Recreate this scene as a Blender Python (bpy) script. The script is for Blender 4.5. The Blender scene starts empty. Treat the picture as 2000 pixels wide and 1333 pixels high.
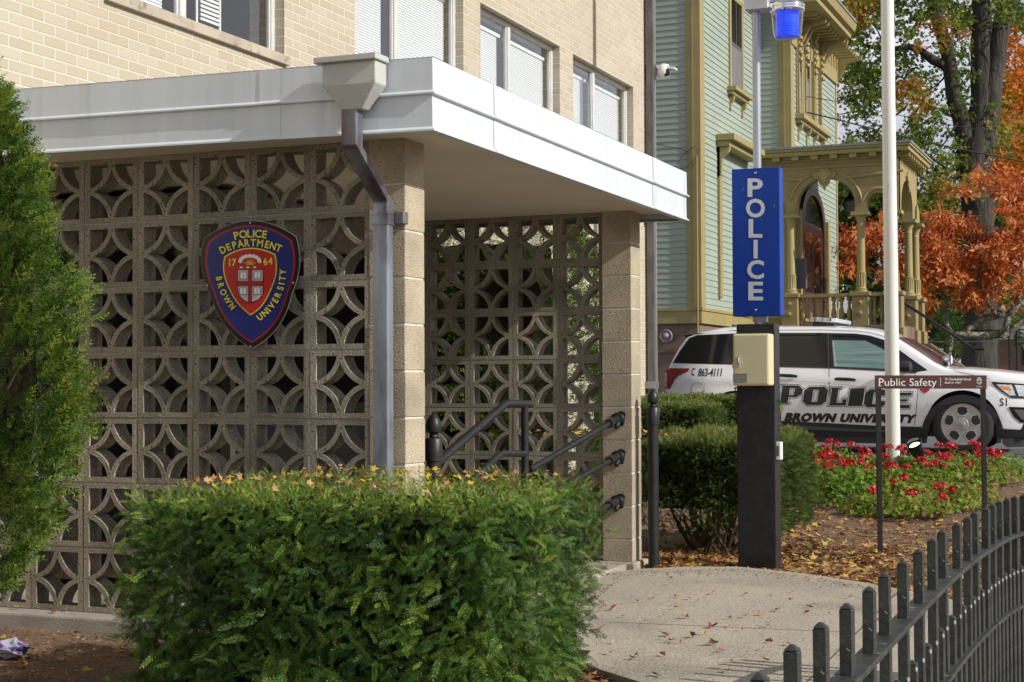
import bpy, bmesh, math, random
import numpy as np
from mathutils import Vector, Matrix
from mathutils.geometry import tessellate_polygon
R = math.radians
random.seed(7); rng = np.random.default_rng(11)
scene = bpy.context.scene
col = scene.collection

# ------------------------------------------------------------------ camera
F_PX, YAW, PITCH, ROLL = 3079.4, -0.3913, 0.027, -0.0038
CAM = np.array([3.4946, -6.1192, 1.0677])
fwd = np.array([math.sin(YAW)*math.cos(PITCH), math.cos(YAW)*math.cos(PITCH), math.sin(PITCH)])
rt0 = np.array([math.cos(YAW), -math.sin(YAW), 0.0]); up0 = np.cross(rt0, fwd)
rgt = rt0*math.cos(ROLL)+up0*math.sin(ROLL); upv = -rt0*math.sin(ROLL)+up0*math.cos(ROLL)
cd = bpy.data.cameras.new('camera'); cam = bpy.data.objects.new('camera', cd); col.objects.link(cam)
m = Matrix((tuple(rgt), tuple(upv), tuple(-fwd))).transposed().to_4x4(); m.translation = Vector(CAM)
cam.matrix_world = m
cd.sensor_width = 36; cd.lens = 36*F_PX/2000; cd.clip_end = 2000; cd.clip_start = 0.05
scene.camera = cam

# ------------------------------------------------------------------ world and sun
SUN_EL, SUN_AZ = R(31), R(6)          # azimuth: angle of the sun off world +X, towards -Y
w = bpy.data.worlds.new('World'); scene.world = w; w.use_nodes = True
nt = w.node_tree; nt.nodes.clear()
wo = nt.nodes.new('ShaderNodeOutputWorld'); bg = nt.nodes.new('ShaderNodeBackground')
sky = nt.nodes.new('ShaderNodeTexSky'); sky.sky_type = 'NISHITA'; sky.sun_disc = False
sky.sun_elevation = SUN_EL; sky.sun_rotation = R(90)+SUN_AZ; sky.air_density = 1.0; sky.dust_density = 2.0
tc = nt.nodes.new('ShaderNodeTexCoord'); nz = nt.nodes.new('ShaderNodeTexNoise')
nz.inputs['Scale'].default_value = 2.2; nz.inputs['Detail'].default_value = 8
cr = nt.nodes.new('ShaderNodeValToRGB'); cr.color_ramp.elements[0].position = .30; cr.color_ramp.elements[1].position = .52
mx = nt.nodes.new('ShaderNodeMixRGB'); mx.inputs[2].default_value = (12.6, 13.0, 14.4, 1)
nt.links.new(tc.outputs['Generated'], nz.inputs['Vector']); nt.links.new(nz.outputs['Fac'], cr.inputs['Fac'])
sx_ = nt.nodes.new('ShaderNodeSeparateXYZ'); nt.links.new(tc.outputs['Generated'], sx_.inputs[0])
mz = nt.nodes.new('ShaderNodeMapRange'); mz.inputs[1].default_value = .25; mz.inputs[2].default_value = .75; mz.inputs[3].default_value = 1; mz.inputs[4].default_value = .3; nt.links.new(sx_.outputs['Z'], mz.inputs[0])
mm_ = nt.nodes.new('ShaderNodeMath'); mm_.operation = 'MULTIPLY'; nt.links.new(cr.outputs['Color'], mm_.inputs[0]); nt.links.new(mz.outputs[0], mm_.inputs[1]); nt.links.new(mm_.outputs[0], mx.inputs[0]); nt.links.new(sky.outputs['Color'], mx.inputs[1])
nt.links.new(mx.outputs['Color'], bg.inputs['Color']); nt.links.new(bg.outputs[0], wo.inputs[0])
bg.inputs['Strength'].default_value = 0.064
sd = bpy.data.lights.new('sun', 'SUN'); sun = bpy.data.objects.new('sun', sd); col.objects.link(sun)
sd.energy = 4.6; sd.angle = R(.5); sd.color = (1, .955, .89)
tosun = Vector((math.cos(SUN_EL)*math.cos(SUN_AZ), -math.cos(SUN_EL)*math.sin(SUN_AZ), math.sin(SUN_EL)))
sun.rotation_euler = tosun.to_track_quat('Z', 'Y').to_euler()
vs = scene.view_settings; vs.view_transform = 'Standard'; vs.look = 'None'; vs.exposure = 0.0; vs.gamma = 1
scene.cycles.max_bounces = 6; scene.cycles.transparent_max_bounces = 8
scene.cycles.sample_clamp_indirect = 6

# ------------------------------------------------------------------ helpers
def ray(x, y): return fwd+rgt*((x-1000)/F_PX)+upv*((666.5-y)/F_PX)
def onp(x, y, ax, v):
    d = ray(x, y); t = (v-CAM[ax])/d[ax]; return CAM+t*d
def pX(x, y, v): return onp(x, y, 0, v)
def pY(x, y, v): return onp(x, y, 1, v)
def pZ(x, y, v): return onp(x, y, 2, v)
def pD(x, y, d): return CAM+ray(x, y)*d

MATS = {}
def lin(c): return tuple(c)+(1,)
def M(name, c1, c2=None, scale=8, rough=.75, metal=0, bump=0, bscale=80, speck=None, stretch=None, spec=.5, lo=.35, hi=.65, coat=0, bdist=.01, stain=None):
    m = bpy.data.materials.new(name); m.use_nodes = True; t = m.node_tree; n = t.nodes; L = t.links
    p = n['Principled BSDF']; p.inputs['Roughness'].default_value = rough; p.inputs['Metallic'].default_value = metal
    p.inputs['Specular IOR Level'].default_value = spec; p.inputs['Coat Weight'].default_value = coat
    p.inputs['Coat Roughness'].default_value = .04
    tc = n.new('ShaderNodeTexCoord'); src = tc.outputs['Object']
    if stretch:
        mp = n.new('ShaderNodeMapping'); mp.inputs['Scale'].default_value = stretch; L.new(src, mp.inputs['Vector']); src = mp.outputs['Vector']
    def noise(s, d=5):
        a = n.new('ShaderNodeTexNoise'); a.inputs['Scale'].default_value = s; a.inputs['Detail'].default_value = d
        a.inputs['Roughness'].default_value = .6; L.new(src, a.inputs['Vector']); return a.outputs['Fac']
    def mix(fac, a, b):
        x = n.new('ShaderNodeMixRGB'); L.new(fac, x.inputs[0])
        for i, v in ((1, a), (2, b)):
            if isinstance(v, tuple): x.inputs[i].default_value = lin(v)
            else: L.new(v, x.inputs[i])
        return x.outputs[0]
    def ramp(fac, a, b):
        r = n.new('ShaderNodeMapRange'); r.inputs[1].default_value = a; r.inputs[2].default_value = b; L.new(fac, r.inputs[0]); return r.outputs[0]
    colr = c1
    if c2 is not None: colr = mix(ramp(noise(scale), lo, hi), c1, c2)
    if stain: colr = mix(ramp(noise(stain[1], 8), stain[2], stain[2]+stain[3]), colr, stain[0])
    if speck:
        for sc_, ss, lo_, hi_ in speck: colr = mix(ramp(noise(ss, 2), lo_, hi_), colr, sc_)
    if isinstance(colr, tuple): p.inputs['Base Color'].default_value = lin(colr)
    else: L.new(colr, p.inputs['Base Color'])
    if bump:
        b = n.new('ShaderNodeBump'); b.inputs['Strength'].default_value = bump; b.inputs['Distance'].default_value = bdist
        L.new(noise(bscale, 4), b.inputs['Height']); L.new(b.outputs[0], p.inputs['Normal'])
    MATS[name] = m; return m

def leafmat(name, cols, trans=.3, rough=.5, patch=None, spc=.2):
    """foliage: colour from the per-leaf attribute 'tint' run through a ramp; cols = list of (pos, colour)"""
    m = bpy.data.materials.new(name); m.use_nodes = True; t = m.node_tree; n = t.nodes; L = t.links; n.clear()
    o = n.new('ShaderNodeOutputMaterial'); at = n.new('ShaderNodeAttribute'); at.attribute_name = 'tint'
    r = n.new('ShaderNodeValToRGB'); e = r.color_ramp.elements
    e[0].position = cols[0][0]; e[0].color = lin(cols[0][1]); e[1].position = cols[-1][0]; e[1].color = lin(cols[-1][1])
    for pos, c in cols[1:-1]: x = e.new(pos); x.color = lin(c)
    L.new(at.outputs['Fac'], r.inputs[0])
    p = n.new('ShaderNodeBsdfPrincipled'); p.inputs['Roughness'].default_value = rough; p.inputs['Specular IOR Level'].default_value = spc
    tr = n.new('ShaderNodeBsdfTranslucent'); ms = n.new('ShaderNodeMixShader'); ms.inputs[0].default_value = trans
    L.new(r.outputs[0], p.inputs['Base Color']); L.new(r.outputs[0], tr.inputs['Color'])
    L.new(p.outputs[0], ms.inputs[1]); L.new(tr.outputs[0], ms.inputs[2]); L.new(ms.outputs[0], o.inputs[0])
    MATS[name] = m; return m

def tag(o, label=None, cat=None, group=None, kind=None):
    if label: o['label'] = label
    if cat: o['category'] = cat
    if group: o['group'] = group
    if kind: o['kind'] = kind
    return o
def empty(name, loc, label=None, cat=None, group=None):
    o = bpy.data.objects.new(name, None); col.objects.link(o); o.location = Vector(loc); o.empty_display_size = .2
    return tag(o, label, cat, group)
def link(name, me, mat, parent=None, smooth=False):
    mats = mat if isinstance(mat, (list, tuple)) else [mat]
    for k in mats: me.materials.append(MATS[k] if isinstance(k, str) else k)
    if smooth: me.polygons.foreach_set('use_smooth', [True]*len(me.polygons))
    me.name = name
    o = bpy.data.objects.new(name, me); col.objects.link(o)
    if parent is not None:
        o.parent = parent
        pw = wloc(parent); o.matrix_parent_inverse = Matrix.Translation(-pw)
    return o
def wloc(o):
    v = Vector(o.location)
    if o.parent is not None: v = v + 0*v if False else v
    return v if o.parent is None else Vector(o.get('_w', (0, 0, 0)))
# every part mesh is written in world coordinates; its object sits at the world origin under its thing
class MB:
    def __init__(s): s.v = []; s.f = []; s.m = []; s.cm = 0
    def add(s, vs, fs):
        k = len(s.v); s.v += [tuple(float(c) for c in v) for v in vs]; s.f += [tuple(i+k for i in f) for f in fs]; s.m += [s.cm]*len(fs)
    def box(s, a, b):
        (x0, y0, z0), (x1, y1, z1) = a, b
        if x0 > x1: x0, x1 = x1, x0
        if y0 > y1: y0, y1 = y1, y0
        if z0 > z1: z0, z1 = z1, z0
        s.add([(x0,y0,z0),(x1,y0,z0),(x1,y1,z0),(x0,y1,z0),(x0,y0,z1),(x1,y0,z1),(x1,y1,z1),(x0,y1,z1)],
              [(0,3,2,1),(4,5,6,7),(0,1,5,4),(1,2,6,5),(2,3,7,6),(3,0,4,7)])
    def tube(s, pts, rad, n=10, caps=True):
        pts = [Vector(p) for p in pts]; rad = rad if hasattr(rad, '__len__') else [rad]*len(pts); k = len(s.v)
        up = Vector((0, 0, 1)); prev = None
        for i, p in enumerate(pts):
            d = (pts[min(i+1, len(pts)-1)]-pts[max(i-1, 0)]).normalized()
            if prev is None:
                a = d.cross(up) if abs(d.z) < .9 else d.cross(Vector((0, 1, 0)))
            else: a = prev-d*prev.dot(d)
            a.normalize(); prev = a; b = d.cross(a)
            for j in range(n):
                t = 2*math.pi*j/n; s.v.append(tuple(p+(a*math.cos(t)+b*math.sin(t))*rad[i]))
        fs = []
        for i in range(len(pts)-1):
            for j in range(n): fs.append((k+i*n+j, k+i*n+(j+1)%n, k+(i+1)*n+(j+1)%n, k+(i+1)*n+j))
        if caps: fs += [tuple(k+j for j in range(n))[::-1], tuple(k+(len(pts)-1)*n+j for j in range(n))]
        s.f += fs; s.m += [s.cm]*len(fs)
    def lathe(s, c, prof, n=24, axis='z', sq=None):
        """prof: (radius, height) list"""
        k = len(s.v); c = Vector(c)
        for r, h in prof:
            for j in range(n):
                t = 2*math.pi*(j+.5)/n; a, b = r*math.cos(t), r*math.sin(t)
                v = (a, b, h) if axis == 'z' else ((a, h, b) if axis == 'y' else (h, a, b))
                s.v.append(tuple(c+Vector(v)))
        for i in range(len(prof)-1):
            for j in range(n): s.f.append((k+i*n+j, k+i*n+(j+1)%n, k+(i+1)*n+(j+1)%n, k+(i+1)*n+j)); s.m.append(s.cm)
        s.f += [tuple(k+j for j in range(n))[::-1], tuple(k+(len(prof)-1)*n+j for j in range(n))]; s.m += [s.cm]*2
    def sweep(s, path, w0, w1, h0, h1): pass
    def prism(s, poly, ext, holes=()):
        """poly: 3D points of a planar outline, ext: extrusion vector; holes likewise"""
        loops = [[Vector(p) for p in poly]]+[[Vector(p) for p in h] for h in holes]
        tris = tessellate_polygon(loops); flat = [p for l in loops for p in l]; N = len(flat); e = Vector(ext)
        fs = [tuple(t) for t in tris]+[tuple(i+N for i in reversed(t)) for t in tris]; o = 0
        for l in loops:
            n = len(l)
            for i in range(n): fs.append((o+i, o+(i+1)%n, o+(i+1)%n+N, o+i+N))
            o += n
        s.add([tuple(p) for p in flat]+[tuple(p+e) for p in flat], fs)
    def flat(s, poly, holes=()):
        loops = [[Vector(p) for p in poly]]+[[Vector(p) for p in h] for h in holes]
        tris = tessellate_polygon(loops); s.add([tuple(p) for l in loops for p in l], [tuple(t) for t in tris])
    def build(s, name, mat, parent=None, smooth=False, fix=True, origin=None):
        me = bpy.data.meshes.new(name); vs = s.v
        if origin is not None: vs = [(x-origin[0], y-origin[1], z-origin[2]) for x, y, z in vs]
        me.from_pydata(vs, [], s.f)
        if len(set(s.m)) > 1: me.polygons.foreach_set('material_index', s.m)
        if fix:
            b = bmesh.new(); b.from_mesh(me); bmesh.ops.recalc_face_normals(b, faces=b.faces); b.to_mesh(me); b.free()
        me.update()
        o = link(name, me, mat, parent, smooth)
        if smooth and smooth != 'full':
            me.set_sharp_from_angle(angle=R(40))
        if origin is not None: o.location = Vector(origin)
        return o
def bevel(o, w=.005, seg=2):
    b = o.modifiers.new('bevel', 'BEVEL'); b.width = w; b.segments = seg; b.limit_method = 'ANGLE'; b.angle_limit = R(35); return o
def child_copy(o, parent, loc):
    c = o.copy(); col.objects.link(c); c.parent = parent; c.matrix_parent_inverse = o.matrix_parent_inverse.copy(); c.location = Vector(loc); return c
def root_copy(o, loc, rz=0, label=None, sc=1):
    c = o.copy(); col.objects.link(c); c.location = Vector(loc); c.rotation_euler.z = rz
    if label: c['label'] = label
    return c

# --- foliage scatter: templates are (verts Nx3, faces list) with x along the stem
def quads_of(t): return np.array(t[1])
def scatter(name, tmpl, P, D, U, S, mat, parent=None, tint=None, origin=None):
    P = np.asarray(P, float); D = np.asarray(D, float); U = np.asarray(U, float); n = len(P)
    D /= np.linalg.norm(D, axis=1, keepdims=True)+1e-9
    W = np.cross(U, D); W /= np.linalg.norm(W, axis=1, keepdims=True)+1e-9; U = np.cross(D, W)
    S = np.broadcast_to(S, (n,)); tint = rng.random(n) if tint is None else tint
    which = rng.integers(0, len(tmpl), n); V = []; Fc = []; T = []; k = 0
    for i, (tv, tf) in enumerate(tmpl):
        idx = np.nonzero(which == i)[0]
        if not len(idx): continue
        tv = np.asarray(tv); tf = np.asarray(tf)
        v = P[idx][:, None, :]+S[idx][:, None, None]*(tv[None, :, 0:1]*D[idx][:, None, :]+tv[None, :, 1:2]*W[idx][:, None, :]+tv[None, :, 2:3]*U[idx][:, None, :])
        f = tf[None, :, :]+(np.arange(len(idx))*len(tv))[:, None, None]+k
        k += len(idx)*len(tv); V.append(v.reshape(-1, 3)); Fc.append(f.reshape(-1, tf.shape[1]))
        tt = np.repeat(tint[idx], len(tv))
        T.append(np.clip(tt+rng.normal(0, .04, len(tt)), 0, 1))
    V = np.concatenate(V); Fc = np.concatenate(Fc); T = np.concatenate(T); q = Fc.shape[1]
    if origin is not None: V = V-np.array(origin)
    me = bpy.data.meshes.new(name); me.vertices.add(len(V)); me.vertices.foreach_set('co', V.ravel())
    me.loops.add(Fc.size); me.loops.foreach_set('vertex_index', Fc.ravel().astype(np.int32))
    me.polygons.add(len(Fc)); me.polygons.foreach_set('loop_start', (np.arange(len(Fc))*q).astype(np.int32)); me.polygons.foreach_set('loop_total', np.full(len(Fc), q, np.int32))
    me.update(calc_edges=True); a = me.attributes.new('tint', 'FLOAT', 'POINT'); a.data.foreach_set('value', T.astype(np.float32))
    o = link(name, me, mat, parent)
    if origin is not None: o.location = Vector(origin)
    return o
def yew_sprig(n=14, L=1.0, nl=.26, wdt=.021, radial=False, seed=0):
    g = np.random.default_rng(seed); V = []; Fq = []
    for i in range(n):
        x = L*(.08+.9*i/(n-1)); l = nl*(1-.45*(i/(n-1))**2)*g.uniform(.85, 1.1)
        for s in (1, -1):
            a = g.uniform(.75, 1.05) if i < n-1 else .3
            if radial: ph = g.uniform(0, 2*math.pi)
            else: ph = g.normal(0, .22)+(0 if s > 0 else math.pi)
            d = np.array([math.cos(a), math.sin(a)*math.cos(ph), math.sin(a)*math.sin(ph)])
            side = np.array([-math.sin(a), math.cos(a)*math.cos(ph), math.cos(a)*math.sin(ph)])*wdt
            b = np.array([x, 0, .02*g.normal()-.12*(x/L)**2]); k = len(V)
            V += [b, b+d*l*.4+side, b+d*l, b+d*l*.4-side]; Fq.append([k, k+1, k+2, k+3])
    k = len(V); V += [np.array([0, .008, 0]), np.array([0, -.008, 0]), np.array([L, -.004, -.12]), np.array([L, .004, -.12])]; Fq.append([k, k+1, k+2, k+3])
    return np.array(V), np.array(Fq)
def unit(n):
    v = rng.normal(size=(n, 3)); return v/np.linalg.norm(v, axis=1, keepdims=True)
SPRIGS = [yew_sprig(seed=i) for i in range(5)]
TUFTS = [yew_sprig(n=9, nl=.38, wdt=.035, radial=True, seed=20+i) for i in range(5)]
TINY = [yew_sprig(n=4, nl=.5, wdt=.11, radial=True, seed=40+i) for i in range(4)]
def leaf_star(seed):      # lobed maple leaf, slightly folded, as quads fanned from the centre
    g = np.random.default_rng(seed); r = [.2, .42, .28, .62, .34, .75, .34, .62, .28, .42]; V = [np.array([0., 0, 0])]; n = len(r); F_ = []
    for i in range(n):
        a = math.pi*2*i/n+math.pi; q = r[i]*g.uniform(.85, 1.1)
        V.append(np.array([q*math.cos(a), q*math.sin(a), .12*abs(math.sin(a))*q+g.normal(0, .03)]))
    for i in range(0, n, 2): F_.append([0, 1+i, 1+(i+1)%n, 1+(i+2)%n])
    return np.array(V), np.array(F_)
STARS = [leaf_star(i) for i in range(5)]
def leaf_long(seed, w=.17):
    g = np.random.default_rng(seed); b = g.uniform(-.12, .2)
    V = np.array([[0, 0, 0], [.45, w, b*.6+.05], [1, 0, b], [.45, -w, b*.6+.05], [.5, 0, b*.5]])
    return V, np.array([[0, 1, 4, 3], [4, 1, 2, 3]])
LONGS = [leaf_long(i) for i in range(5)]
# ------------------------------------------------------------------ materials
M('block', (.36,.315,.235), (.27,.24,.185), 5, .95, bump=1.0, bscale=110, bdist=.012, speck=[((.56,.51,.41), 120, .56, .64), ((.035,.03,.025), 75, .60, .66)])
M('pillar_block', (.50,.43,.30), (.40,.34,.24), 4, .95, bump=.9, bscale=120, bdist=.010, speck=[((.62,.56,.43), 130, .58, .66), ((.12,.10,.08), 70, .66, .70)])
M('mortar', (.42,.41,.37), (.33,.32,.29), 12, .9, bump=.3, bscale=200)
M('light_mortar', (.66,.64,.56), (.5,.48,.42), 20, .9)
M('fascia', (.65,.70,.73), (.58,.63,.66), 1.3, .38, spec=.5, stretch=(5,5,.5), stain=((.43,.45,.45), 2.0, .55, .3), bump=.03, bscale=2.5, bdist=.05)
M('soffit', (.70,.645,.55), (.64,.59,.50), 1.5, .8, bump=.08, bscale=30)
M('leader_head', (.50,.51,.47), (.44,.45,.42), 6, .45, stain=((.2,.19,.17), 14, .7, .05))
M('zinc', (.36,.41,.48), (.20,.20,.215), 6, .42, metal=.7, stretch=(1,1,.25), stain=((.12,.09,.10), 4, .5, .12), bump=.1, bscale=120)
M('dark_zinc', (.125,.12,.12), (.2,.19,.19), 14, .55, metal=.5, stretch=(1,1,.3), speck=[((.28,.25,.27), 200, .6, .68)])
M('black_iron', (.011,.0115,.012), (.02,.0205,.02), 12, .42, bump=.2, bscale=60, spec=.4)
M('brass_screw', (.55,.55,.52), None, rough=.3, metal=1)
M('window_metal', (.62,.63,.60), (.54,.55,.53), 5, .4)
M('stone_sill', (.48,.41,.32), (.36,.31,.25), 5, .9, stain=((.2,.17,.14), 9, .58, .1), bump=.3)
M('blind', (.88,.89,.88), None, rough=.6)
M('curtain', (.32,.04,.04), None, rough=.9)
M('dark_room', (.009,.009,.008), (.014,.012,.011), 3, 1, spec=0)
M('brown_panel', (.10,.062,.048), (.062,.04,.032), 2.5, .75, stretch=(1,10,.6), bump=.2, bscale=30)
M('door_frame', (.20,.16,.12), (.15,.12,.09), 5, .6)
M('bronze', (.07,.055,.045), (.05,.04,.033), 5, .5)
M('concrete', (.43,.37,.285), (.35,.305,.235), 1.8, .95, stain=((.22,.19,.15), .9, .52, .25), bump=.7, bscale=90, bdist=.005, speck=[((.56,.50,.40), 85, .57, .64), ((.13,.11,.09), 70, .60, .66), ((.26,.20,.14), 30, .64, .72)])
M('kerb_stone', (.36,.33,.29), (.28,.26,.23), 6, .95, bump=.5, bscale=120)
M('asphalt', (.13,.13,.135), (.10,.10,.105), 3, .95, bump=.5, bscale=160, speck=[((.25,.25,.25), 150, .62, .7)])
M('mulch', (.25,.155,.095), (.15,.09,.055), 9, .98, bump=1.0, bscale=55, bdist=.03, speck=[((.36,.22,.12), 75, .58, .66), ((.05,.03,.02), 50, .60, .68)])
M('grass', (.10,.13,.03), (.06,.09,.02), 8, .95, bump=.8, bscale=60)
M('siding', (.32,.375,.315), (.29,.34,.285), 1.2, .6, bump=.08, bscale=40, stain=((.37,.43,.35), 4, .62, .2))
M('trim', (.345,.275,.11), (.295,.235,.095), 3, .55, bump=.1, bscale=50)
M('trim_brown', (.30,.225,.10), (.25,.185,.085), 3, .6)
M('brownstone', (.20,.135,.10), (.155,.105,.08), 4, .9, bump=.4, bscale=50)
M('door_wood', (.075,.03,.017), (.05,.02,.012), 8, .4, stretch=(4,4,.6))
M('roof_metal', (.16,.17,.19), (.24,.25,.27), 5, .6)
M('screen_mesh', (.17,.165,.17), (.14,.135,.145), 3, .8)
M('car_white', (.80,.81,.83), None, rough=.25, spec=.5, coat=.8)
M('car_black', (.018,.018,.02), (.024,.024,.026), 20, .55, bump=.1, bscale=300)
M('gloss_black', (.008,.008,.01), None, rough=.08, spec=.6)
M('rubber', (.016,.016,.017), (.024,.024,.024), 15, .8, bump=.2, bscale=60)
M('rim_grey', (.46,.43,.41), (.40,.38,.37), 9, .38, metal=.3)
M('chrome_dull', (.62,.60,.58), None, rough=.3, metal=.5)
M('chrome', (.8,.8,.8), None, rough=.08, metal=1)
M('red_lens', (.32,.008,.008), (.16,.004,.004), 9, .12, spec=.6, coat=.6)
M('amber', (.6,.2,.02), None, rough=.15, coat=.6)
M('clear_lens', (.65,.68,.72), (.4,.43,.48), 25, .1, spec=.7, coat=.6, stretch=(1,1,3))
M('sign_blue', (.004,.045,.31), (.004,.038,.27), 3, .45, spec=.25)
M('sign_grey', (.56,.58,.62), None, rough=.5)
M('navy', (.010,.018,.16), None, rough=.35)
M('sign_red', (.48,.018,.018), None, rough=.35)
M('maroon', (.34,.02,.03), None, rough=.35)
M('yellow', (.80,.68,.02), None, rough=.4)
M('shield_black', (.012,.010,.010), None, rough=.3)
M('white', (.78,.78,.76), None, rough=.5)
M('light_grey', (.52,.50,.48), None, rough=.5)
M('ink', (.015,.015,.017), None, rough=.5)
M('gold', (.65,.38,.04), None, rough=.4)
M('beige_box', (.66,.60,.36), (.60,.545,.325), 3, .42, stain=((.40,.36,.22), 7, .70, .1))
M('label_grey', (.30,.31,.28), (.16,.165,.15), 90, .6)
M('sign_brown', (.085,.030,.020), (.07,.026,.018), 6, .5)
M('galv_pole', (.42,.44,.48), (.36,.38,.42), 10, .35, metal=.6, stretch=(1,1,.2))
M('box_paint', (.52,.55,.57), (.46,.49,.51), 8, .45)
M('pole_white', (.74,.74,.70), (.64,.65,.61), 2, .5, stretch=(1,1,.4), stain=((.42,.41,.38), 7, .66, .06))
M('bark', (.08,.068,.058), (.03,.026,.023), 9, .95, stretch=(1,1,.18), bump=1, bscale=14, bdist=.08)
M('pale_bark', (.20,.18,.14), (.10,.085,.065), 7, .95, bump=1, bscale=24, bdist=.04, stain=((.36,.38,.27), 12, .52, .1))
M('twig', (.13,.075,.045), (.075,.045,.03), 20, .9)
M('brick_red', (.22,.10,.075), (.17,.08,.06), 6, .9)
M('grey_house', (.32,.31,.29), (.27,.26,.25), 3, .8)
M('plastic_bag', (.36,.38,.47), (.12,.06,.27), 9, .25, spec=.6, lo=.50, hi=.54)
M('flower_red', (.55,.008,.012), (.40,.004,.01), 30, .5)
M('porch_dark', (.10,.08,.06), (.075,.06,.045), 3, .8)
M('interior_grey', (.09,.09,.095), None, rough=.8)
M('blue_core', (.01,.03,.9), None, rough=.15, coat=.5)

def vary(name, lo, hi, st=None):      # casting-to-casting tone differences and broad weather stains
    m = MATS[name]; t = m.node_tree; n = t.nodes; L = t.links; p = n['Principled BSDF']; src = p.inputs['Base Color'].links[0].from_socket
    oi = n.new('ShaderNodeObjectInfo'); mr = n.new('ShaderNodeMapRange'); mr.inputs[3].default_value = lo; mr.inputs[4].default_value = hi; L.new(oi.outputs['Random'], mr.inputs[0])
    hs = n.new('ShaderNodeHueSaturation'); L.new(src, hs.inputs['Color']); L.new(mr.outputs[0], hs.inputs['Value']); out = hs.outputs[0]
    g = n.new('ShaderNodeNewGeometry'); nz = n.new('ShaderNodeTexNoise'); nz.inputs['Scale'].default_value = 2.6; nz.inputs['Detail'].default_value = 7; L.new(g.outputs['Position'], nz.inputs['Vector'])
    r2 = n.new('ShaderNodeMapRange'); r2.inputs[1].default_value = .48; r2.inputs[2].default_value = .68; r2.inputs[4].default_value = .75; L.new(nz.outputs['Fac'], r2.inputs[0])
    mx = n.new('ShaderNodeMixRGB'); L.new(r2.outputs[0], mx.inputs[0]); L.new(out, mx.inputs[1]); mx.inputs[2].default_value = lin(st); L.new(mx.outputs[0], p.inputs['Base Color'])
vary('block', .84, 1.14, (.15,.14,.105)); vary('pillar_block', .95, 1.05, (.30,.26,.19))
def brickmat():
    m = bpy.data.materials.new('tan_brick'); m.use_nodes = True; t = m.node_tree; n = t.nodes; L = t.links; p = n['Principled BSDF']
    tc = n.new('ShaderNodeTexCoord'); sp = n.new('ShaderNodeSeparateXYZ'); cb = n.new('ShaderNodeCombineXYZ')
    L.new(tc.outputs['Object'], sp.inputs[0]); ad = n.new('ShaderNodeMath'); ad.operation = 'ADD'
    L.new(sp.outputs['X'], ad.inputs[0]); L.new(sp.outputs['Y'], ad.inputs[1]); L.new(ad.outputs[0], cb.inputs['X']); L.new(sp.outputs['Z'], cb.inputs['Y'])
    br = n.new('ShaderNodeTexBrick'); L.new(cb.outputs[0], br.inputs['Vector'])
    br.inputs['Scale'].default_value = 1; br.inputs['Brick Width'].default_value = .203; br.inputs['Row Height'].default_value = .0677
    br.inputs['Mortar Size'].default_value = .0065; br.inputs['Mortar Smooth'].default_value = .25; br.inputs['Bias'].default_value = -.1
    br.inputs['Color1'].default_value = (.455,.40,.295,1); br.inputs['Color2'].default_value = (.52,.47,.365,1); br.inputs['Mortar'].default_value = (.68,.62,.52,1)
    nz = n.new('ShaderNodeTexNoise'); nz.inputs['Scale'].default_value = 150; nz.inputs['Detail'].default_value = 3; L.new(tc.outputs['Object'], nz.inputs['Vector'])
    mr = n.new('ShaderNodeMapRange'); mr.inputs[1].default_value = .62; mr.inputs[2].default_value = .74; L.new(nz.outputs['Fac'], mr.inputs[0])
    mx = n.new('ShaderNodeMixRGB'); L.new(mr.outputs[0], mx.inputs[0]); L.new(br.outputs['Color'], mx.inputs[1]); mx.inputs[2].default_value = (.30,.23,.13,1)
    n2 = n.new('ShaderNodeTexNoise'); n2.inputs['Scale'].default_value = .8; n2.inputs['Detail'].default_value = 6; L.new(tc.outputs['Object'], n2.inputs['Vector'])
    r2 = n.new('ShaderNodeMapRange'); r2.inputs[1].default_value = .4; r2.inputs[2].default_value = .7; r2.inputs[4].default_value = .35; L.new(n2.outputs['Fac'], r2.inputs[0])
    m2 = n.new('ShaderNodeMixRGB'); L.new(r2.outputs[0], m2.inputs[0]); L.new(mx.outputs[0], m2.inputs[1]); m2.inputs[2].default_value = (.43,.355,.25,1)
    L.new(m2.outputs[0], p.inputs['Base Color']); p.inputs['Roughness'].default_value = .85; p.inputs['Specular IOR Level'].default_value = .25
    iv = n.new('ShaderNodeMath'); iv.operation = 'MULTIPLY_ADD'; iv.inputs[1].default_value = -1; L.new(br.outputs['Fac'], iv.inputs[0])
    ns = n.new('ShaderNodeMath'); ns.operation = 'MULTIPLY'; ns.inputs[1].default_value = .25; L.new(nz.outputs['Fac'], ns.inputs[0]); L.new(ns.outputs[0], iv.inputs[2])
    b = n.new('ShaderNodeBump'); b.inputs['Strength'].default_value = .9; b.inputs['Distance'].default_value = .008; L.new(iv.outputs[0], b.inputs['Height']); L.new(b.outputs[0], p.inputs['Normal'])
    MATS['tan_brick'] = m
brickmat()
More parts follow.
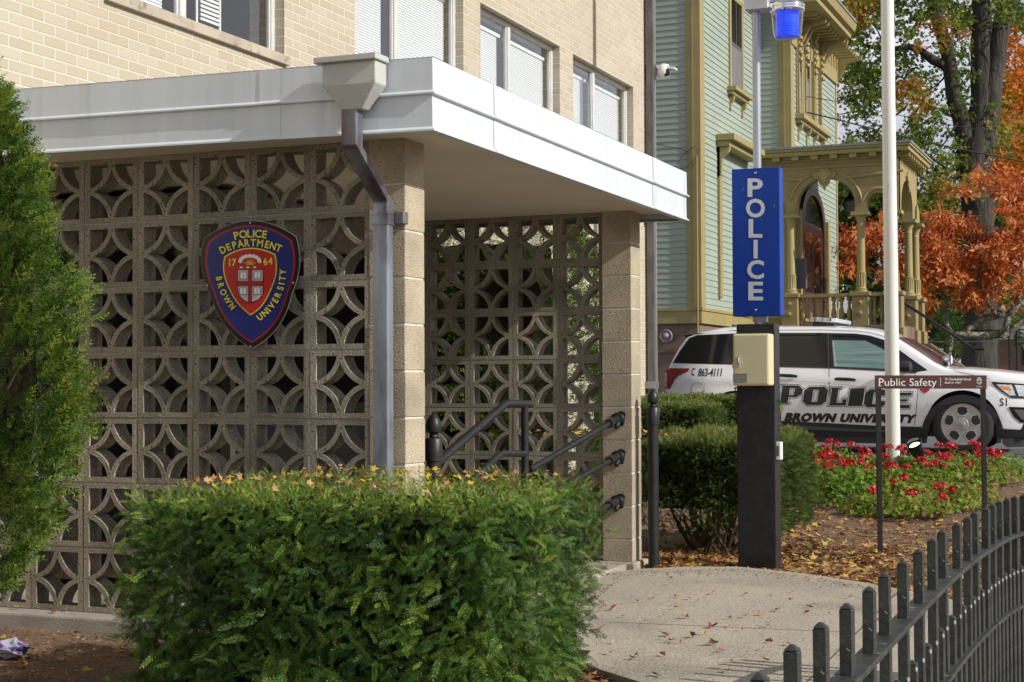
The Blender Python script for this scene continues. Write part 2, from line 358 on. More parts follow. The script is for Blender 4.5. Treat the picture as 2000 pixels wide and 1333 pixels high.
def glassmat(name, tint=(1,1,1), refl=.25, rough=.02):
    m = bpy.data.materials.new(name); m.use_nodes = True; t = m.node_tree; n = t.nodes; L = t.links; n.clear()
    o = n.new('ShaderNodeOutputMaterial'); a = n.new('ShaderNodeBsdfTransparent'); a.inputs[0].default_value = lin(tint)
    g = n.new('ShaderNodeBsdfGlossy'); g.inputs['Roughness'].default_value = rough; lw = n.new('ShaderNodeLayerWeight'); lw.inputs[0].default_value = .5; fr = n.new('ShaderNodeMath'); fr.operation = 'POWER'; fr.inputs[1].default_value = 3.5; L.new(lw.outputs['Facing'], fr.inputs[0])
    ma = n.new('ShaderNodeMath'); ma.operation = 'ADD'; ma.inputs[1].default_value = refl; ma.use_clamp = True; L.new(fr.outputs[0], ma.inputs[0])
    tcn = n.new('ShaderNodeTexCoord'); nn = n.new('ShaderNodeTexNoise'); nn.inputs['Scale'].default_value = 1.5; L.new(tcn.outputs['Object'], nn.inputs['Vector'])
    bb = n.new('ShaderNodeBump'); bb.inputs['Strength'].default_value = .06; bb.inputs['Distance'].default_value = .1; L.new(nn.outputs['Fac'], bb.inputs['Height']); L.new(bb.outputs[0], g.inputs['Normal'])
    ms = n.new('ShaderNodeMixShader'); L.new(ma.outputs[0], ms.inputs[0]); L.new(a.outputs[0], ms.inputs[1]); L.new(g.outputs[0], ms.inputs[2]); L.new(ms.outputs[0], o.inputs[0])
    MATS[name] = m
glassmat('window_glass', (.96,.98,.98), .10)
glassmat('car_glass', (.10,.13,.12), .10)
glassmat('car_glass_green', (.42,.55,.50), .16)
glassmat('lamp_glass', (.9,.93,.97), .05)
def emit(name, c, s):
    m = M(name, c, None, rough=.3); p = m.node_tree.nodes['Principled BSDF']; p.inputs['Emission Color'].default_value = lin(c); p.inputs['Emission Strength'].default_value = s
emit('blue_lamp', (.01,.07,1.0), .45)
emit('lamp_lit', (1,.85,.6), 3.0)
leafmat('yew', [(0,(.015,.04,.010)),(.35,(.055,.125,.022)),(.7,(.15,.25,.035)),(1,(.38,.41,.06))], .2, .42)
leafmat('yew_upright', [(0,(.012,.035,.007)),(.35,(.05,.12,.018)),(.75,(.13,.22,.028)),(1,(.28,.31,.045))], .2, .4)
leafmat('yew_brown', [(0,(.18,.07,.02)),(1,(.36,.15,.03))], .3, .6)
leafmat('far_hedge', [(0,(.035,.065,.018)),(.5,(.12,.175,.045)),(1,(.32,.35,.09))], .35, .5)
leafmat('privet', [(0,(.04,.12,.01)),(1,(.20,.36,.03))], .35, .4)
leafmat('maple', [(0,(.04,.08,.016)),(.42,(.13,.19,.025)),(.62,(.28,.28,.03)),(.8,(.42,.22,.04)),(1,(.40,.14,.04))], .5, .5)
leafmat('orange_maple', [(0,(.14,.15,.02)),(.3,(.55,.25,.02)),(.7,(.62,.20,.02)),(1,(.60,.12,.02))], .4, .5)
leafmat('red_leaf', [(0,(.24,.05,.02)),(.4,(.55,.13,.035)),(.75,(.68,.24,.06)),(1,(.72,.38,.18))], .35, .5)
leafmat('dark_green', [(0,(.02,.045,.012)),(.6,(.07,.12,.02)),(1,(.24,.24,.03))], .4, .5)
leafmat('litter', [(0,(.10,.045,.025)),(.3,(.24,.11,.05)),(.55,(.42,.20,.09)),(.75,(.50,.30,.14)),(.88,(.62,.40,.05)),(1,(.30,.32,.06))], .15, .7)
leafmat('chips', [(0,(.08,.042,.024)),(.5,(.24,.135,.075)),(1,(.52,.35,.21))], 0, .9)
leafmat('geranium', [(0,(.04,.10,.01)),(.5,(.12,.24,.018)),(.85,(.24,.32,.03)),(1,(.22,.12,.05))], .35, .5)
for nm_, c_ in (('leaf_yellow',(.62,.42,.03)),('leaf_orange',(.58,.24,.04)),('leaf_red',(.34,.07,.05)),('leaf_brown',(.36,.18,.08)),('leaf_green',(.36,.42,.09)),('leaf_tan',(.55,.40,.24))):
    M(nm_, tuple(.8*x+.02 for x in c_), tuple(.5*x+.02 for x in c_), 40, .6)

# ================================================================== ground
def gz(y):
    t = min(1, max(0, (y-4.5)/8.0)); t = t*t*(3-2*t); return -.075+.215*t
def grid_sheet(name, xs, ys, zf, mat, kind='structure'):
    V = [(x, y, zf(x, y)) for y in ys for x in xs]; nx = len(xs)
    F_ = [(j*nx+i, j*nx+i+1, (j+1)*nx+i+1, (j+1)*nx+i) for j in range(len(ys)-1) for i in range(nx-1)]
    me = bpy.data.meshes.new(name); me.from_pydata(V, [], F_); o = link(name, me, mat, None, True); return tag(o, kind=kind)
rs = random.Random(3)
bump_h = lambda x, y: .018*math.sin(3.1*x+1.7*y)*math.sin(2.3*y-1.1*x)+rs.uniform(-.008, .008)
def mulch_z(x, y): return gz(y)+bump_h(x, y)-.01
xs = [-400, -120, -40, -15, -8]+[-5+.125*i for i in range(105)]+[9, 12, 20, 60, 150, 400]
ys = [-60, -20, -9, -7]+[-5+.125*i for i in range(145)]+[14, 16, 22, 40, 90, 200, 420]
grid_sheet('ground', xs, ys, lambda x, y: (mulch_z(x, y)-(0.05 if y > 13.05 else 0)), 'mulch')
b = MB(); b.prism([(-40, 13.2, .158), (60, 13.2, .158), (60, 24, .2), (-40, 24, .2)], (0, 0, -.05)); tag(b.build('parking_lot', 'asphalt'), kind='structure')
b = MB(); b.box((-40, 13.05, .0), (60, 13.2, .185)); o = bevel(tag(b.build('kerb', 'kerb_stone'), kind='structure'), .02)
b = MB(); b.prism([(-60, 24, .2), (60, 24, .2), (80, 120, 1.2), (-80, 120, 1.2)], (0, 0, -.1)); tag(b.build('lawn', 'grass'), kind='structure')
# concrete walk
wk = [pZ(1192, 1122, -.06), pZ(1255, 1116, -.06), pZ(1340, 1112, -.06), pZ(1440, 1112, -.06), pZ(1560, 1124, -.06), pZ(1680, 1142, -.06), pZ(1790, 1162, -.06), pZ(2150, 1240, -.06),
      np.array([7, -1.5, -.06]), np.array([7, -9, -.06]), np.array([3.2, -9, -.06]), np.array([1.75, -1.9, -.06]), pZ(1250, 1340, -.06), pZ(1130, 1302, -.06), np.array([1.28, .1, -.06]), np.array([.55, .3, -.06]), np.array([.5, 2.6, -.06])]
b = MB(); b.prism([tuple(p[:2])+(-.045,) for p in wk], (0, 0, -.12)); tag(b.build('walk', 'concrete'), kind='structure')
b = MB()
for a, c in (((1575, 1333), (1760, 1150)), ((1190, 1215), (1660, 1235))):
    p, q_ = Vector(pZ(*a, -.0442)), Vector(pZ(*c, -.0442)); d = (q_-p).normalized(); n_ = Vector((-d.y, d.x, 0))*.004
    b.flat([p-n_, q_-n_, q_+n_, p+n_])
tag(b.build('walk_joint', 'interior_grey'), kind='structure')

# ================================================================== brick building
XW = -2.5
bl = empty('brick_building', (XW, 6, -.1), 'tan brick building with white blinds in its wide upper windows above the flat canopy', 'building')
WIN = [(1.87, 4.0, 3.505, 4.72), (5.106, 7.247, 3.505, 4.72), (7.646, 9.796, 3.505, 4.72), (10.213, 12.36, 3.505, 4.72), (5.6, 7.2, .55, 1.75), (8.2, 10.0, .55, 1.75)]
b = MB(); sq = lambda y0, y1, z0, z1, x: [(x, y0, z0), (x, y1, z0), (x, y1, z1), (x, y0, z1)]
b.prism(sq(-6, 13.3, -.3, 8.5, XW), (-.3, 0, 0), [sq(*w_, XW) for w_ in WIN])
b.box((-9, 13.0, -.3), (XW-.3, 13.3, 8.5)); b.build('wall', 'tan_brick', bl)
b = MB(); b.box((-9, -6, 8.3), (XW+.15, 13.4, 8.6)); b.build('roof', 'window_metal', bl)
b = MB(); b.box((-3.9, -5.9, -.1), (-3.6, 12.9, 8.2)); b.build('interior', 'interior_grey', bl)
for k, (y0, y1, z0, z1) in enumerate(WIN):
    xg = XW-.10; ym = y0+(y1-y0)*(.42 if k else .44); f = MB(); fw = .045
    f.box((xg-.03, y0, z0), (xg+.02, y0+fw, z1)); f.box((xg-.03, y1-fw, z0), (xg+.02, y1, z1)); f.box((xg-.03, ym-.035, z0), (xg+.025, ym+.035, z1))
    for a, c in ((y0+fw, ym-.035), (ym+.035, y1-fw)):
        f.box((xg-.03, a, z0), (xg+.02, c, z0+fw)); f.box((xg-.03, a, z1-fw), (xg+.02, c, z1))
        f.box((xg-.02, a, z0+fw), (xg+.01, a+.02, z1-fw)); f.box((xg-.02, c-.02, z0+fw), (xg+.01, c, z1-fw))
    wf = bevel(f.build('window', 'window_metal', bl), .004, 1)
    for a, c in ((y0+fw+.02, ym-.055), (ym+.055, y1-fw-.02)):
        g = MB(); g.add([(xg-.008, a, z0+fw), (xg-.008, c, z0+fw), (xg-.008, c, z1-fw), (xg-.008, a, z1-fw)], [(0, 1, 2, 3)]); g.build('pane', 'window_glass', wf)
        if k in (1, 2, 3) or (k == 0 and a < ym):
            s = MB(); z = z0+.06; top = z1-.09-(.07 if k in (2, 3) else 0)
            while z < top:
                s.add([(xg-.075, a+.01, z+.024), (xg-.066, a+.01, z), (xg-.066, c-(.06 if a < ym else .01), z), (xg-.075, c-(.06 if a < ym else .01), z+.024)], [(0, 1, 2, 3)]); z += .0225
            s.box((xg-.08, a+.01, top), (xg-.05, c-.01, top+.03)); s.build('blind', 'blind', wf)
    if k == 0:
        v = MB(); 
        for i in range(9): v.box((xg-.06, ym+.32, z0+.10+i*.03), (xg-.05, ym+.55, z0+.118+i*.03))
        v.box((xg-.07, ym+.28, z0+.05), (xg-.06, ym+.30, z0+.42)); v.box((xg-.07, ym+.57, z0+.05), (xg-.06, ym+.59, z0+.42)); v.build('louvre', 'white', wf)
        cu = MB(); cu.prism([(xg-.09, y1-.65, z1), (xg-.09, y1-.05, z1), (xg-.09, y1-.05, z1-.35), (xg-.09, y1-.3, z1-.5)], (-.01, 0, 0)); cu.build('curtain', 'curtain', wf)
    s = MB(); s.box((XW-.1, y0-.03, z0-.072), (XW+.035, y1+.03, z0)); bevel(s.build('window_sill', 'stone_sill', bl), .005)
p_ = MB(); p_.box((XW+.03, 12.80, .9), (XW+.12, 12.90, 8.3)); wp = p_.build('downpipe', 'dark_zinc', bl)
for z in (1.0, 3.1, 6.0): p_ = MB(); p_.box((XW, 12.76, z), (XW+.125, 12.94, z+.09)); p_.build('pipe_strap', 'zinc', wp)
# vestibule under the canopy (brown panels and dark glazing)
VX0, VX1, VY0, VY1 = XW, -1.06, 1.0, 3.12
b = MB(); b.box((VX0, VY0+.06, -.06), (VX1-.06, VY1, 2.1)); b.build('vestibule', 'dark_room', bl)
b = MB(); x = VX0
while x < -1.95: b.box((x, VY0+.005, 0), (x+.088, VY0+.06, 1.83)); x += .094
b.build('door_panel', 'brown_panel', bl)
b = MB(); b.box((VX0, VY0-.01, 1.86), (VX1, VY0+.06, 2.1)); b.box((VX1-.06, VY0+.06, 1.86), (VX1, VY1, 2.1)); b.build('header', 'door_frame', bl)
b = MB()
for x in (-1.93, -1.5, -1.08): b.box((x-.03, VY0, 0), (x+.03, VY0+.05, 1.86))
for z in (.02, .9, 1.8): b.box((-1.9, VY0+.002, z), (-1.53, VY0+.045, z+.06)); b.box((-1.47, VY0+.002, z), (-1.11, VY0+.045, z+.06))
b.build('door_frame', 'bronze', bl)
b = MB(); b.box((-1.9, VY0+.02, .06), (-1.11, VY0+.03, 1.83)); b.build('door_glass', 'gloss_black', bl)

# ================================================================== canopy
SOF = 2.134
def roofz(x, y): return .0115*(.75-x)-.005*(y+.3)
cn = empty('entrance_canopy', (.0, 1.5, SOF), 'flat entrance canopy with white sheet metal fascia and beige soffit over the block screens', 'canopy')
prof = [(0, 2.408), (.003, 2.272), (.015, 2.262), (.015, 2.256), (-.002, 2.252), (.001, 2.122), (.014, 2.110), (.014, 2.103), (-.03, 2.103)]
X0, X1, Y0, Y1 = XW, .745, -.3, 3.43
b = MB(); path = []
for i in range(25): path.append((X0+(X1-X0)*i/24, Y0, 0, -1))
path[-1] = (X1, Y0, 1, -1)
for i in range(1, 25): path.append((X1, Y0+(Y1-Y0)*i/24, 1, 0))
path[-1] = (X1, Y1, 1, 1)
for i in range(1, 13): path.append((X1+(X0-X1)*i/12, Y1, 0, 1))
g_ = random.Random(5); V = []
for i, (x, y, ox, oy) in enumerate(path):
    wv = g_.uniform(-.0012, .0012)
    for k, (o_, z) in enumerate(prof): V.append((x+ox*(o_+wv*(k in (1, 5))), y+oy*(o_+wv*(k in (1, 5))), z+roofz(x, y)))
n_ = len(prof); Fc = [(i*n_+k, (i+1)*n_+k, (i+1)*n_+k+1, i*n_+k+1) for i in range(len(path)-1) for k in range(n_-1)]
b.add(V, Fc); fo = b.build('fascia', 'fascia', cn, smooth=True)
b = MB()
def seam(x, y, ox, oy, wd):
    b = MB()
    for i in range(n_-2):
        (o1, z1), (o2, z2) = prof[i], prof[i+1]
        dx, dy = (wd, 0) if oy else (0, wd)
        r_ = roofz(x, y); e = .0022
        b.add([(x+ox*(o1+e), y+oy*(o1+e), z1+r_), (x+dx+ox*(o1+e), y+dy+oy*(o1+e), z1+r_), (x+dx+ox*(o2+e), y+dy+oy*(o2+e), z2+r_), (x+ox*(o2+e), y+oy*(o2+e), z2+r_)], [(0, 1, 2, 3)])
    b.build('seam_cover', 'fascia', cn)
seam(pY(507, 150, -.3)[0], Y0, 0, -1, .105); seam(-2.0, Y0, 0, -1, .1)
for px_ in (964, 1274): seam(X1, pX(px_, 250, X1)[1], 1, 0, .10)
b = MB(); b.prism([(X0, Y0+.012, SOF), (X1-.012, Y0+.012, SOF), (X1-.012, Y1-.012, SOF), (X0, Y1-.012, SOF)], (0, 0, .02)); b.build('soffit', 'soffit', cn)
b = MB(); b.add([(X0, Y0-.001, 2.409+roofz(X0, Y0)), (X1+.001, Y0-.001, 2.409+roofz(X1, Y0)), (X1+.001, Y1, 2.409+roofz(X1, Y1)), (X0, Y1, 2.409+roofz(X0, Y1))], [(0, 1, 2, 3)]); b.build('roof', 'roof_metal', cn)

# ================================================================== pillars
def pillar(x0, x1, y0, y1, z0, label):
    r = empty('block_pillar', ((x0+x1)/2, (y0+y1)/2, z0), label, 'pillar')
    g = random.Random(int(y0*10)); c = .2032; z = 1.9405-c*10; k = 0; bb = MB(); mm = MB()
    while z < SOF-.01:
        a, t_ = max(z, z0), min(z+c-.008, SOF)
        if t_-a > .02:
            j = lambda: g.uniform(-.0015, .0015)
            bb.box((x0+j(), y0+j(), a), (x1+j(), y1+j(), t_)); mm.box((x0+.004, y0+.004, t_), (x1-.004, y1-.004, min(t_+.008, SOF)))
        z += c
    bevel(bb.build('block', 'pillar_block', r), .003, 1); mm.build('mortar_joint', 'light_mortar', r)
    b2 = MB(); b2.box((x0-.05, y0-.06, z0-.1), (x1+.03, y1+.05, z0)); bevel(b2.build('plinth', 'concrete', r), .01)
    return r
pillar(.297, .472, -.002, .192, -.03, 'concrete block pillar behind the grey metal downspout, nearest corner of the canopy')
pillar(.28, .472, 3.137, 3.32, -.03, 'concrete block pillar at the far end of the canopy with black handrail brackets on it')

# ================================================================== breeze block screens
P_ = .3048; hb = P_/2
def breeze_block():
    e = .0035; H = hb-e; fx, fz = .031-e, .0265-e
    R1, r1 = .1615, .139
    outer = [(-H, -H), (H, -H), (H, H), (-H, H)]; holes = []
    for sx in (-1, 1):
        for sz in (-1, 1):
            cx, cz = sx*hb, sz*hb; pts = []; ax, az = hb-(H-fx), hb-(H-fz)
            a0 = math.asin(az/r1); a1 = math.acos(ax/r1)
            for i in range(11):
                a = a0+(a1-a0)*i/10; pts.append((cx-sx*r1*math.cos(a), cz-sz*r1*math.sin(a)))
            pts.append((sx*(H-fx), sz*(H-fz)))
            if sx*sz < 0: pts.reverse()
            holes.append(pts)
    star = []
    for q_, (sx, sz) in enumerate(((1, 1), (-1, 1), (-1, -1), (1, -1))):
        cx, cz = sx*hb, sz*hb; a0 = math.acos(hb/R1); a1 = math.pi/2-a0; arc = []
        for i in range(10):
            a = a0+(a1-a0)*i/9; arc.append((cx-sx*R1*math.cos(a), cz-sz*R1*math.sin(a)))
        # order counter-clockwise around the star
        ang = [math.atan2(z, x) for x, z in arc]
        if (ang[-1]-ang[0]+math.pi) % (2*math.pi)-math.pi < 0: arc.reverse()
        star += arc if q_ == 0 else arc[1:]
    holes.append(star[:-1])
    bb = MB(); T3 = lambda l: [(x, 0, z) for x, z in l]
    bb.prism(T3(outer), (0, .095, 0), [T3(h) for h in holes]); return bb
def screen(x_right, ncol, y, label, rows=7):
    r = empty('screen_wall', (x_right-ncol*P_/2, y+.05, 0), label, 'screen wall')
    first = None
    bb = breeze_block(); g = random.Random(int(y*7)+1)
    for j in range(rows):
        for i in range(ncol):
            loc = (x_right-(i+.5)*P_, y+g.uniform(-.0012, .0012), (j+.5)*P_)
            if first is None: first = bb.build('screen_block', 'block', r); first.location = Vector(loc)
            else: o = child_copy(first, r, loc)
    mm = MB(); xl = x_right-ncol*P_
    for i in range(ncol+1): mm.box((x_right-i*P_-.0036, y+.004, 0), (x_right-i*P_+.0036, y+.091, rows*P_))
    for j in range(rows+1): mm.box((xl, y+.0055, j*P_-.0036), (x_right, y+.0895, j*P_+.0036))
    mm.build('mortar_joint', 'mortar', r); return r
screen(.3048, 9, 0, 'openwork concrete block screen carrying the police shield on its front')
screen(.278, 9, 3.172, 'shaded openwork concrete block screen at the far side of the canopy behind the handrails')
b = MB(); b.box((XW, -.13, -.16), (.3, .11, -.001)); o = bevel(b.build('concrete_footing', 'kerb_stone'), .012); tag(o, 'low concrete footing ledge under the front block screen', 'footing')
b = MB(); b.box((XW, .12, -.12), (.45, 3.35, -.035)); tag(b.build('porch_floor', 'concrete'), kind='structure')

# ================================================================== downspout on the near pillar
dr = empty('downspout', (.36, -.07, -.05), 'grey weathered metal downspout with pale collector box running down the near pillar', 'downspout')
Yh = -.415
xL, xR = pY(629, 126, Yh)[0], pY(733, 117, Yh)[0]; zt = pY(680, 121, Yh)[2]; zm = pY(680, 165, Yh)[2]; zb = pY(690, 211, Yh)[2]
bl_, br_ = pY(667, 211, Yh+.03)[0], pY(707, 211, Yh+.03)[0]; yb = -.315
h = MB(); h.add([(xL,Yh,zt),(xR,Yh,zt),(xR,yb,zt),(xL,yb,zt),(xL,Yh,zm),(xR,Yh,zm),(xR,yb,zm),(xL,yb,zm),(bl_,Yh+.03,zb),(br_,Yh+.03,zb),(br_,yb-.012,zb),(bl_,yb-.012,zb)],
      [(0,1,2,3),(0,4,5,1),(1,5,6,2),(2,6,7,3),(3,7,4,0),(4,8,9,5),(5,9,10,6),(6,10,11,7),(7,11,8,4),(8,11,10,9)])
hd = bevel(h.build('collector_box', 'leader_head', dr), .003, 1)
h = MB(); h.box((xL-.03, Yh-.022, zt), (xR+.012, yb+.0, zt+.026)); bevel(h.build('rim', 'leader_head', hd), .003, 1)
h = MB()
for p in ((630,166),(637,178),(660,200),(731,156),(727,167),(717,184)):
    q_ = pY(*p, Yh); h.lathe((q_[0], q_[1]-.001, q_[2]), [(.0001,-.003),(.004,-.002),(.005,.002)], 8, 'y')
h.build('rivet', 'brass_screw', hd)
pl, pr2 = pY(727.4, 600, -.105)[0], pY(757.3, 600, -.105)[0]; z1_, z2_ = pY(690, 284, -.385)[2], pY(742, 394, -.105)[2]
pp = MB()
def duct(secs):
    V = []
    for (ya, yb_, z) in secs: V += [(pl, ya, z), (pr2, ya, z), (pr2, yb_, z), (pl, yb_, z)]
    F_ = [(0, 1, 2, 3)]+[tuple(4*i+k for k in (0, 4, 5, 1)) for i in range(0)]
    for i in range(len(secs)-1):
        for k in range(4): F_.append((4*i+k, 4*i+(k+1) % 4, 4*i+4+(k+1) % 4, 4*i+4+k))
    F_.append(tuple(4*(len(secs)-1)+k for k in (3, 2, 1, 0))); pp.add(V, F_)
duct([(-.385, -.325, zb+.01), (-.385, -.325, z1_), (-.105, -.048, z2_), (-.105, -.048, -.03)])
pipe = bevel(pp.build('pipe', 'zinc', dr), .006, 2)
c = MB(); zc = pY(742, 414, -.108)[2]
for dz in (0, -.042): c.box((pl-.004, -.109, zc+dz-.012), (pr2+.004, -.044, zc+dz))
c.box((pl-.002, -.107, zc-.05), (pr2+.002, -.046, zc-.004)); c.build('collar', 'zinc', pipe)
c = MB(); c.box((pr2+.004, -.05, zc-.05), (pr2+.05, -.003, zc+.005)); bevel(c.build('bracket', 'dark_zinc', dr), .004, 1)

# ================================================================== text and shields
_gl = {}
def glyph(ch, bold=0.0, sp=1.0):
    k = (ch, bold)
    if k not in _gl:
        cu = bpy.data.curves.new('t', 'FONT'); cu.body = ch; cu.size = 1; cu.offset = bold; cu.resolution_u = 3; cu.align_x = 'CENTER'; cu.space_character = sp
        ob = bpy.data.objects.new('t', cu); col.objects.link(ob); bpy.context.view_layer.update()
        me = bpy.data.meshes.new_from_object(ob.evaluated_get(bpy.context.evaluated_depsgraph_get()))
        _gl[k] = ([tuple(v.co)[:2] for v in me.vertices], [tuple(p.vertices) for p in me.polygons])
        bpy.data.objects.remove(ob); bpy.data.meshes.remove(me); bpy.data.curves.remove(cu)
    return _gl[k]
def put_text(mb, s, fn, h, wsc=1.0, bold=.0, shear=0, sp=1.0, cen=True):
    """fn maps (u right, v up) metres about the text centre to a 3D point; h is cap height"""
    V, F_ = glyph(s, bold, sp); xs_ = [v[0] for v in V]; ys_ = [v[1] for v in V]; cx = (min(xs_)+max(xs_))/2; cy = .35
    k = h/.70; mb.add([fn(((x-cx)+shear*(y-cy))*k*wsc, (y-cy)*k) for x, y in V], F_)
def text_px(mb, s, x0, x1, y0, y1, pf, bold=0, shear=0, sp=1.0):
    """fit text into the pixel box; pf(px,py)->3D"""
    V, F_ = glyph(s, bold, sp); xs_ = [v[0]+shear*v[1] for v in V]; a, c_ = min(xs_), max(xs_); lo, hi = 0, .7
    mb.add([pf(x0+(x+shear*y-a)/(c_-a)*(x1-x0), y1+(y0-y1)*(y-lo)/(hi-lo)) for x, y in V], F_)

def smooth_loop(pts, n=4):
    out = []; N = len(pts)
    for i in range(N):
        p0, p1, p2, p3 = [np.array(pts[(i+k-1) % N], float) for k in range(4)]
        for j in range(n):
            t = j/n; out.append(.5*((2*p1)+(-p0+p2)*t+(2*p0-5*p1+4*p2-p3)*t*t+(-p0+3*p1-3*p2+p3)*t**3))
    return out
def arc_pts(a, m_, c, n):
    a, m_, c = map(np.array, (a, m_, c)); m2 = 2*m_-(a+c)/2
    return [(1-t)**2*a+2*t*(1-t)*m2+t*t*c for t in np.linspace(0, 1, n)]
def shield_sign():
    Z = lambda x, y: (380+x/4.936, 420+y/4.936)
    def P3(x, y, d=0): p = pY(*Z(x, y), -.045-d); return tuple(p)
    r = empty('shield_sign', P3(540, 600), 'navy and red shield reading POLICE DEPARTMENT BROWN UNIVERSITY on the front block screen', 'shield sign')
    A = arc_pts((100,225),(535,58),(975,213),17); Bc = arc_pts((975,213),(1010,480),(935,760),12); Cc = arc_pts((935,760),(800,1080),(550,1287),16)
    Dc = arc_pts((550,1287),(300,1070),(150,760),16); Ec = arc_pts((150,760),(65,470),(100,225),12)
    out = [*A[:-1], *Bc[:-1], *Cc[:-1], *Dc[:-1], *Ec[:-1]]
    cen = np.array((538, 600.))
    def sc(k, kx=None, dy=0):
        return [((x-cen[0])*k+cen[0], (y-cen[1])*(kx or k)+cen[1]+dy) for x, y in out]
    def layer(name, pts, mat, d, th=.0012):
        m_ = MB(); m_.prism([P3(x, y, d) for x, y in pts], (0, -th, 0)); return m_.build(name, mat, r)
    m_ = MB(); m_.prism([P3(x, y, 0) for x, y in sc(1.008)], (0, .004, 0)); m_.build('edge', 'light_grey', r)
    layer('border', sc(1.0), 'shield_black', .0, .002); layer('red_band', sc(.915, .925), 'maroon', .0022); layer('field', sc(.872, .895), 'navy', .0036)
    def inner(k, ky):
        A = arc_pts((290,400),(530,318),(780,380),13); B_ = arc_pts((780,380),(790,560),(730,740),9); C_ = arc_pts((730,740),(650,880),(540,970),9)
        D_ = arc_pts((540,970),(420,860),(345,740),9); E_ = arc_pts((345,740),(280,560),(290,400),9)
        return [((x-536)*k+536, (y-620)*ky+620) for x, y in [*A[:-1], *B_[:-1], *C_[:-1], *D_[:-1], *E_[:-1]]]
    layer('yellow_line', inner(1.0, 1.0), 'yellow', .0050); layer('red_field', inner(.955, .962), 'sign_red', .0064)
    # lettering
    t = MB()
    def arc(s, a, m_, c, hpx, wd=1.0, bold=.028):
        pts = arc_pts(a, m_, c, 101); n = len(s); ws = {'I': .45, 'M': 1.15, 'W': 1.3, 'O': 1.1, 'L': .85, 'E': .9}
        wl = [ws.get(ch, 1.0) for ch in s]; tot = sum(wl); acc = 0
        seg = [0]; 
        for i in range(100): seg.append(seg[-1]+np.linalg.norm(pts[i+1]-pts[i]))
        for ch, w_ in zip(s, wl):
            f_ = (acc+w_/2)/tot*seg[-1]; acc += w_; i = min(99, int(np.searchsorted(seg, f_))); p = pts[i]; d = pts[min(100, i+1)]-pts[max(0, i-1)]; d = d/np.linalg.norm(d)
            nrm = np.array((d[1], -d[0]))
            V, F_ = glyph(ch, bold); xs_ = [v[0] for v in V]; cx = (min(xs_)+max(xs_))/2; k = hpx/.7
            t.add([P3(*(p+d*(x-cx)*k*wd+nrm*(y-.35)*k), .0088) for x, y in V], F_)
    arc('POLICE', (372,208),(530,180),(700,192), 72, .95); arc('DEPARTMENT', (245,350),(530,268),(838,330), 68, .86)
    arc('BROWN', (232,580),(285,760),(385,905), 58, .86); arc('UNIVERSITY', (600,1005),(790,800),(850,520), 60, .9)
    arc('17', (318,458),(360,458),(402,458), 66, .9); arc('64', (660,452),(706,448),(752,444), 66, .9)
    t.build('lettering', 'yellow', r, fix=False)
    # coat of arms: quartered shield with books, crest with clouds and sun
    a = MB(); U = lambda pts: [P3(x, y, .0078) for x, y in pts]
    body = [(414,528),(662,528),(662,700)]+[tuple(p) for p in arc_pts((662,700),(640,800),(538,850),7)[1:]]+[tuple(p) for p in arc_pts((538,850),(440,805),(414,700),7)[1:]]
    a.prism(U(body), (0, -.0012, 0)); a.build('crest_border', 'shield_black', r)
    a = MB(); a.prism([P3((x-538)*.97+538, (y-690)*.975+690, .0092) for x, y in body], (0, -.0008, 0)); a.build('crest_field', 'maroon', r)
    a = MB()
    for q4 in ([(420,534),(514,534),(514,636),(420,636)], [(557,534),(656,534),(656,636),(557,636)], [(420,690),(514,690),(514,838),(470,815),(430,770),(420,700)], [(557,690),(656,690),(654,760),(615,812),(557,838)]):
        a.prism([P3(x, y, .0102) for x, y in q4], (0, -.0006, 0))
    a.build('crest_quarter', 'light_grey', r)
    a = MB(); k2 = MB()
    for cx, cy in ((470,585),(605,583),(468,735),(603,733)):
        k2.prism([P3(x, y, .0110) for x, y in ((cx-36,cy-34),(cx+36,cy-34),(cx+36,cy+38),(cx-36,cy+38))], (0, -.0004, 0))
        for s in (-1, 1): a.prism([P3(x, y, .0116) for x, y in ((cx+s*2,cy-32),(cx+s*30,cy-30),(cx+s*31,cy+30),(cx+s*2,cy+33))], (0, -.0004, 0))
    k2.build('book_edge', 'shield_black', r); a.build('book_page', 'white', r)
    a = MB()
    for i in range(9):
        an = math.pi*(i/8); cx, cy = 534+92*math.cos(an), 448-52*math.sin(an)
        a.prism([P3(cx+20*math.cos(u), cy+19*math.sin(u), .0080+.0002*(i % 2)) for u in np.linspace(0, 2*math.pi, 11)[:-1]], (0, -.0008, 0))
    for cx in (450, 515, 580): a.prism([P3(cx+16*math.cos(u), 507+9*math.sin(u), .0080) for u in np.linspace(0, 2*math.pi, 9)[:-1]], (0, -.0008, 0))
    a.build('crest_cloud', 'white', r)
    a = MB(); a.prism([P3(535+30*math.cos(u), 482-34*math.sin(u), .0095) for u in np.linspace(0, math.pi, 9)], (0, -.0005, 0))
    for i in range(11):
        u = math.pi*(.06+.88*i/10); c_, s_ = math.cos(u), math.sin(u)
        a.prism([P3(535+34*c_-4*s_, 482-34*s_-4*c_, .0095), P3(535+34*c_+4*s_, 482-34*s_+4*c_, .0095), P3(535+68*c_, 482-66*s_, .0095)], (0, -.0005, 0))
    a.build('crest_sun', 'gold', r)
    a = MB()
    for x, y in ((538,78),(952,657),(126,680),(540,1268)): q_ = P3(x, y, .003); a.lathe(q_, [(.0001,-.003),(.004,-.002),(.005,.002)], 8, 'y')
    a.build('bolt', 'brass_screw', r)
shield_sign()
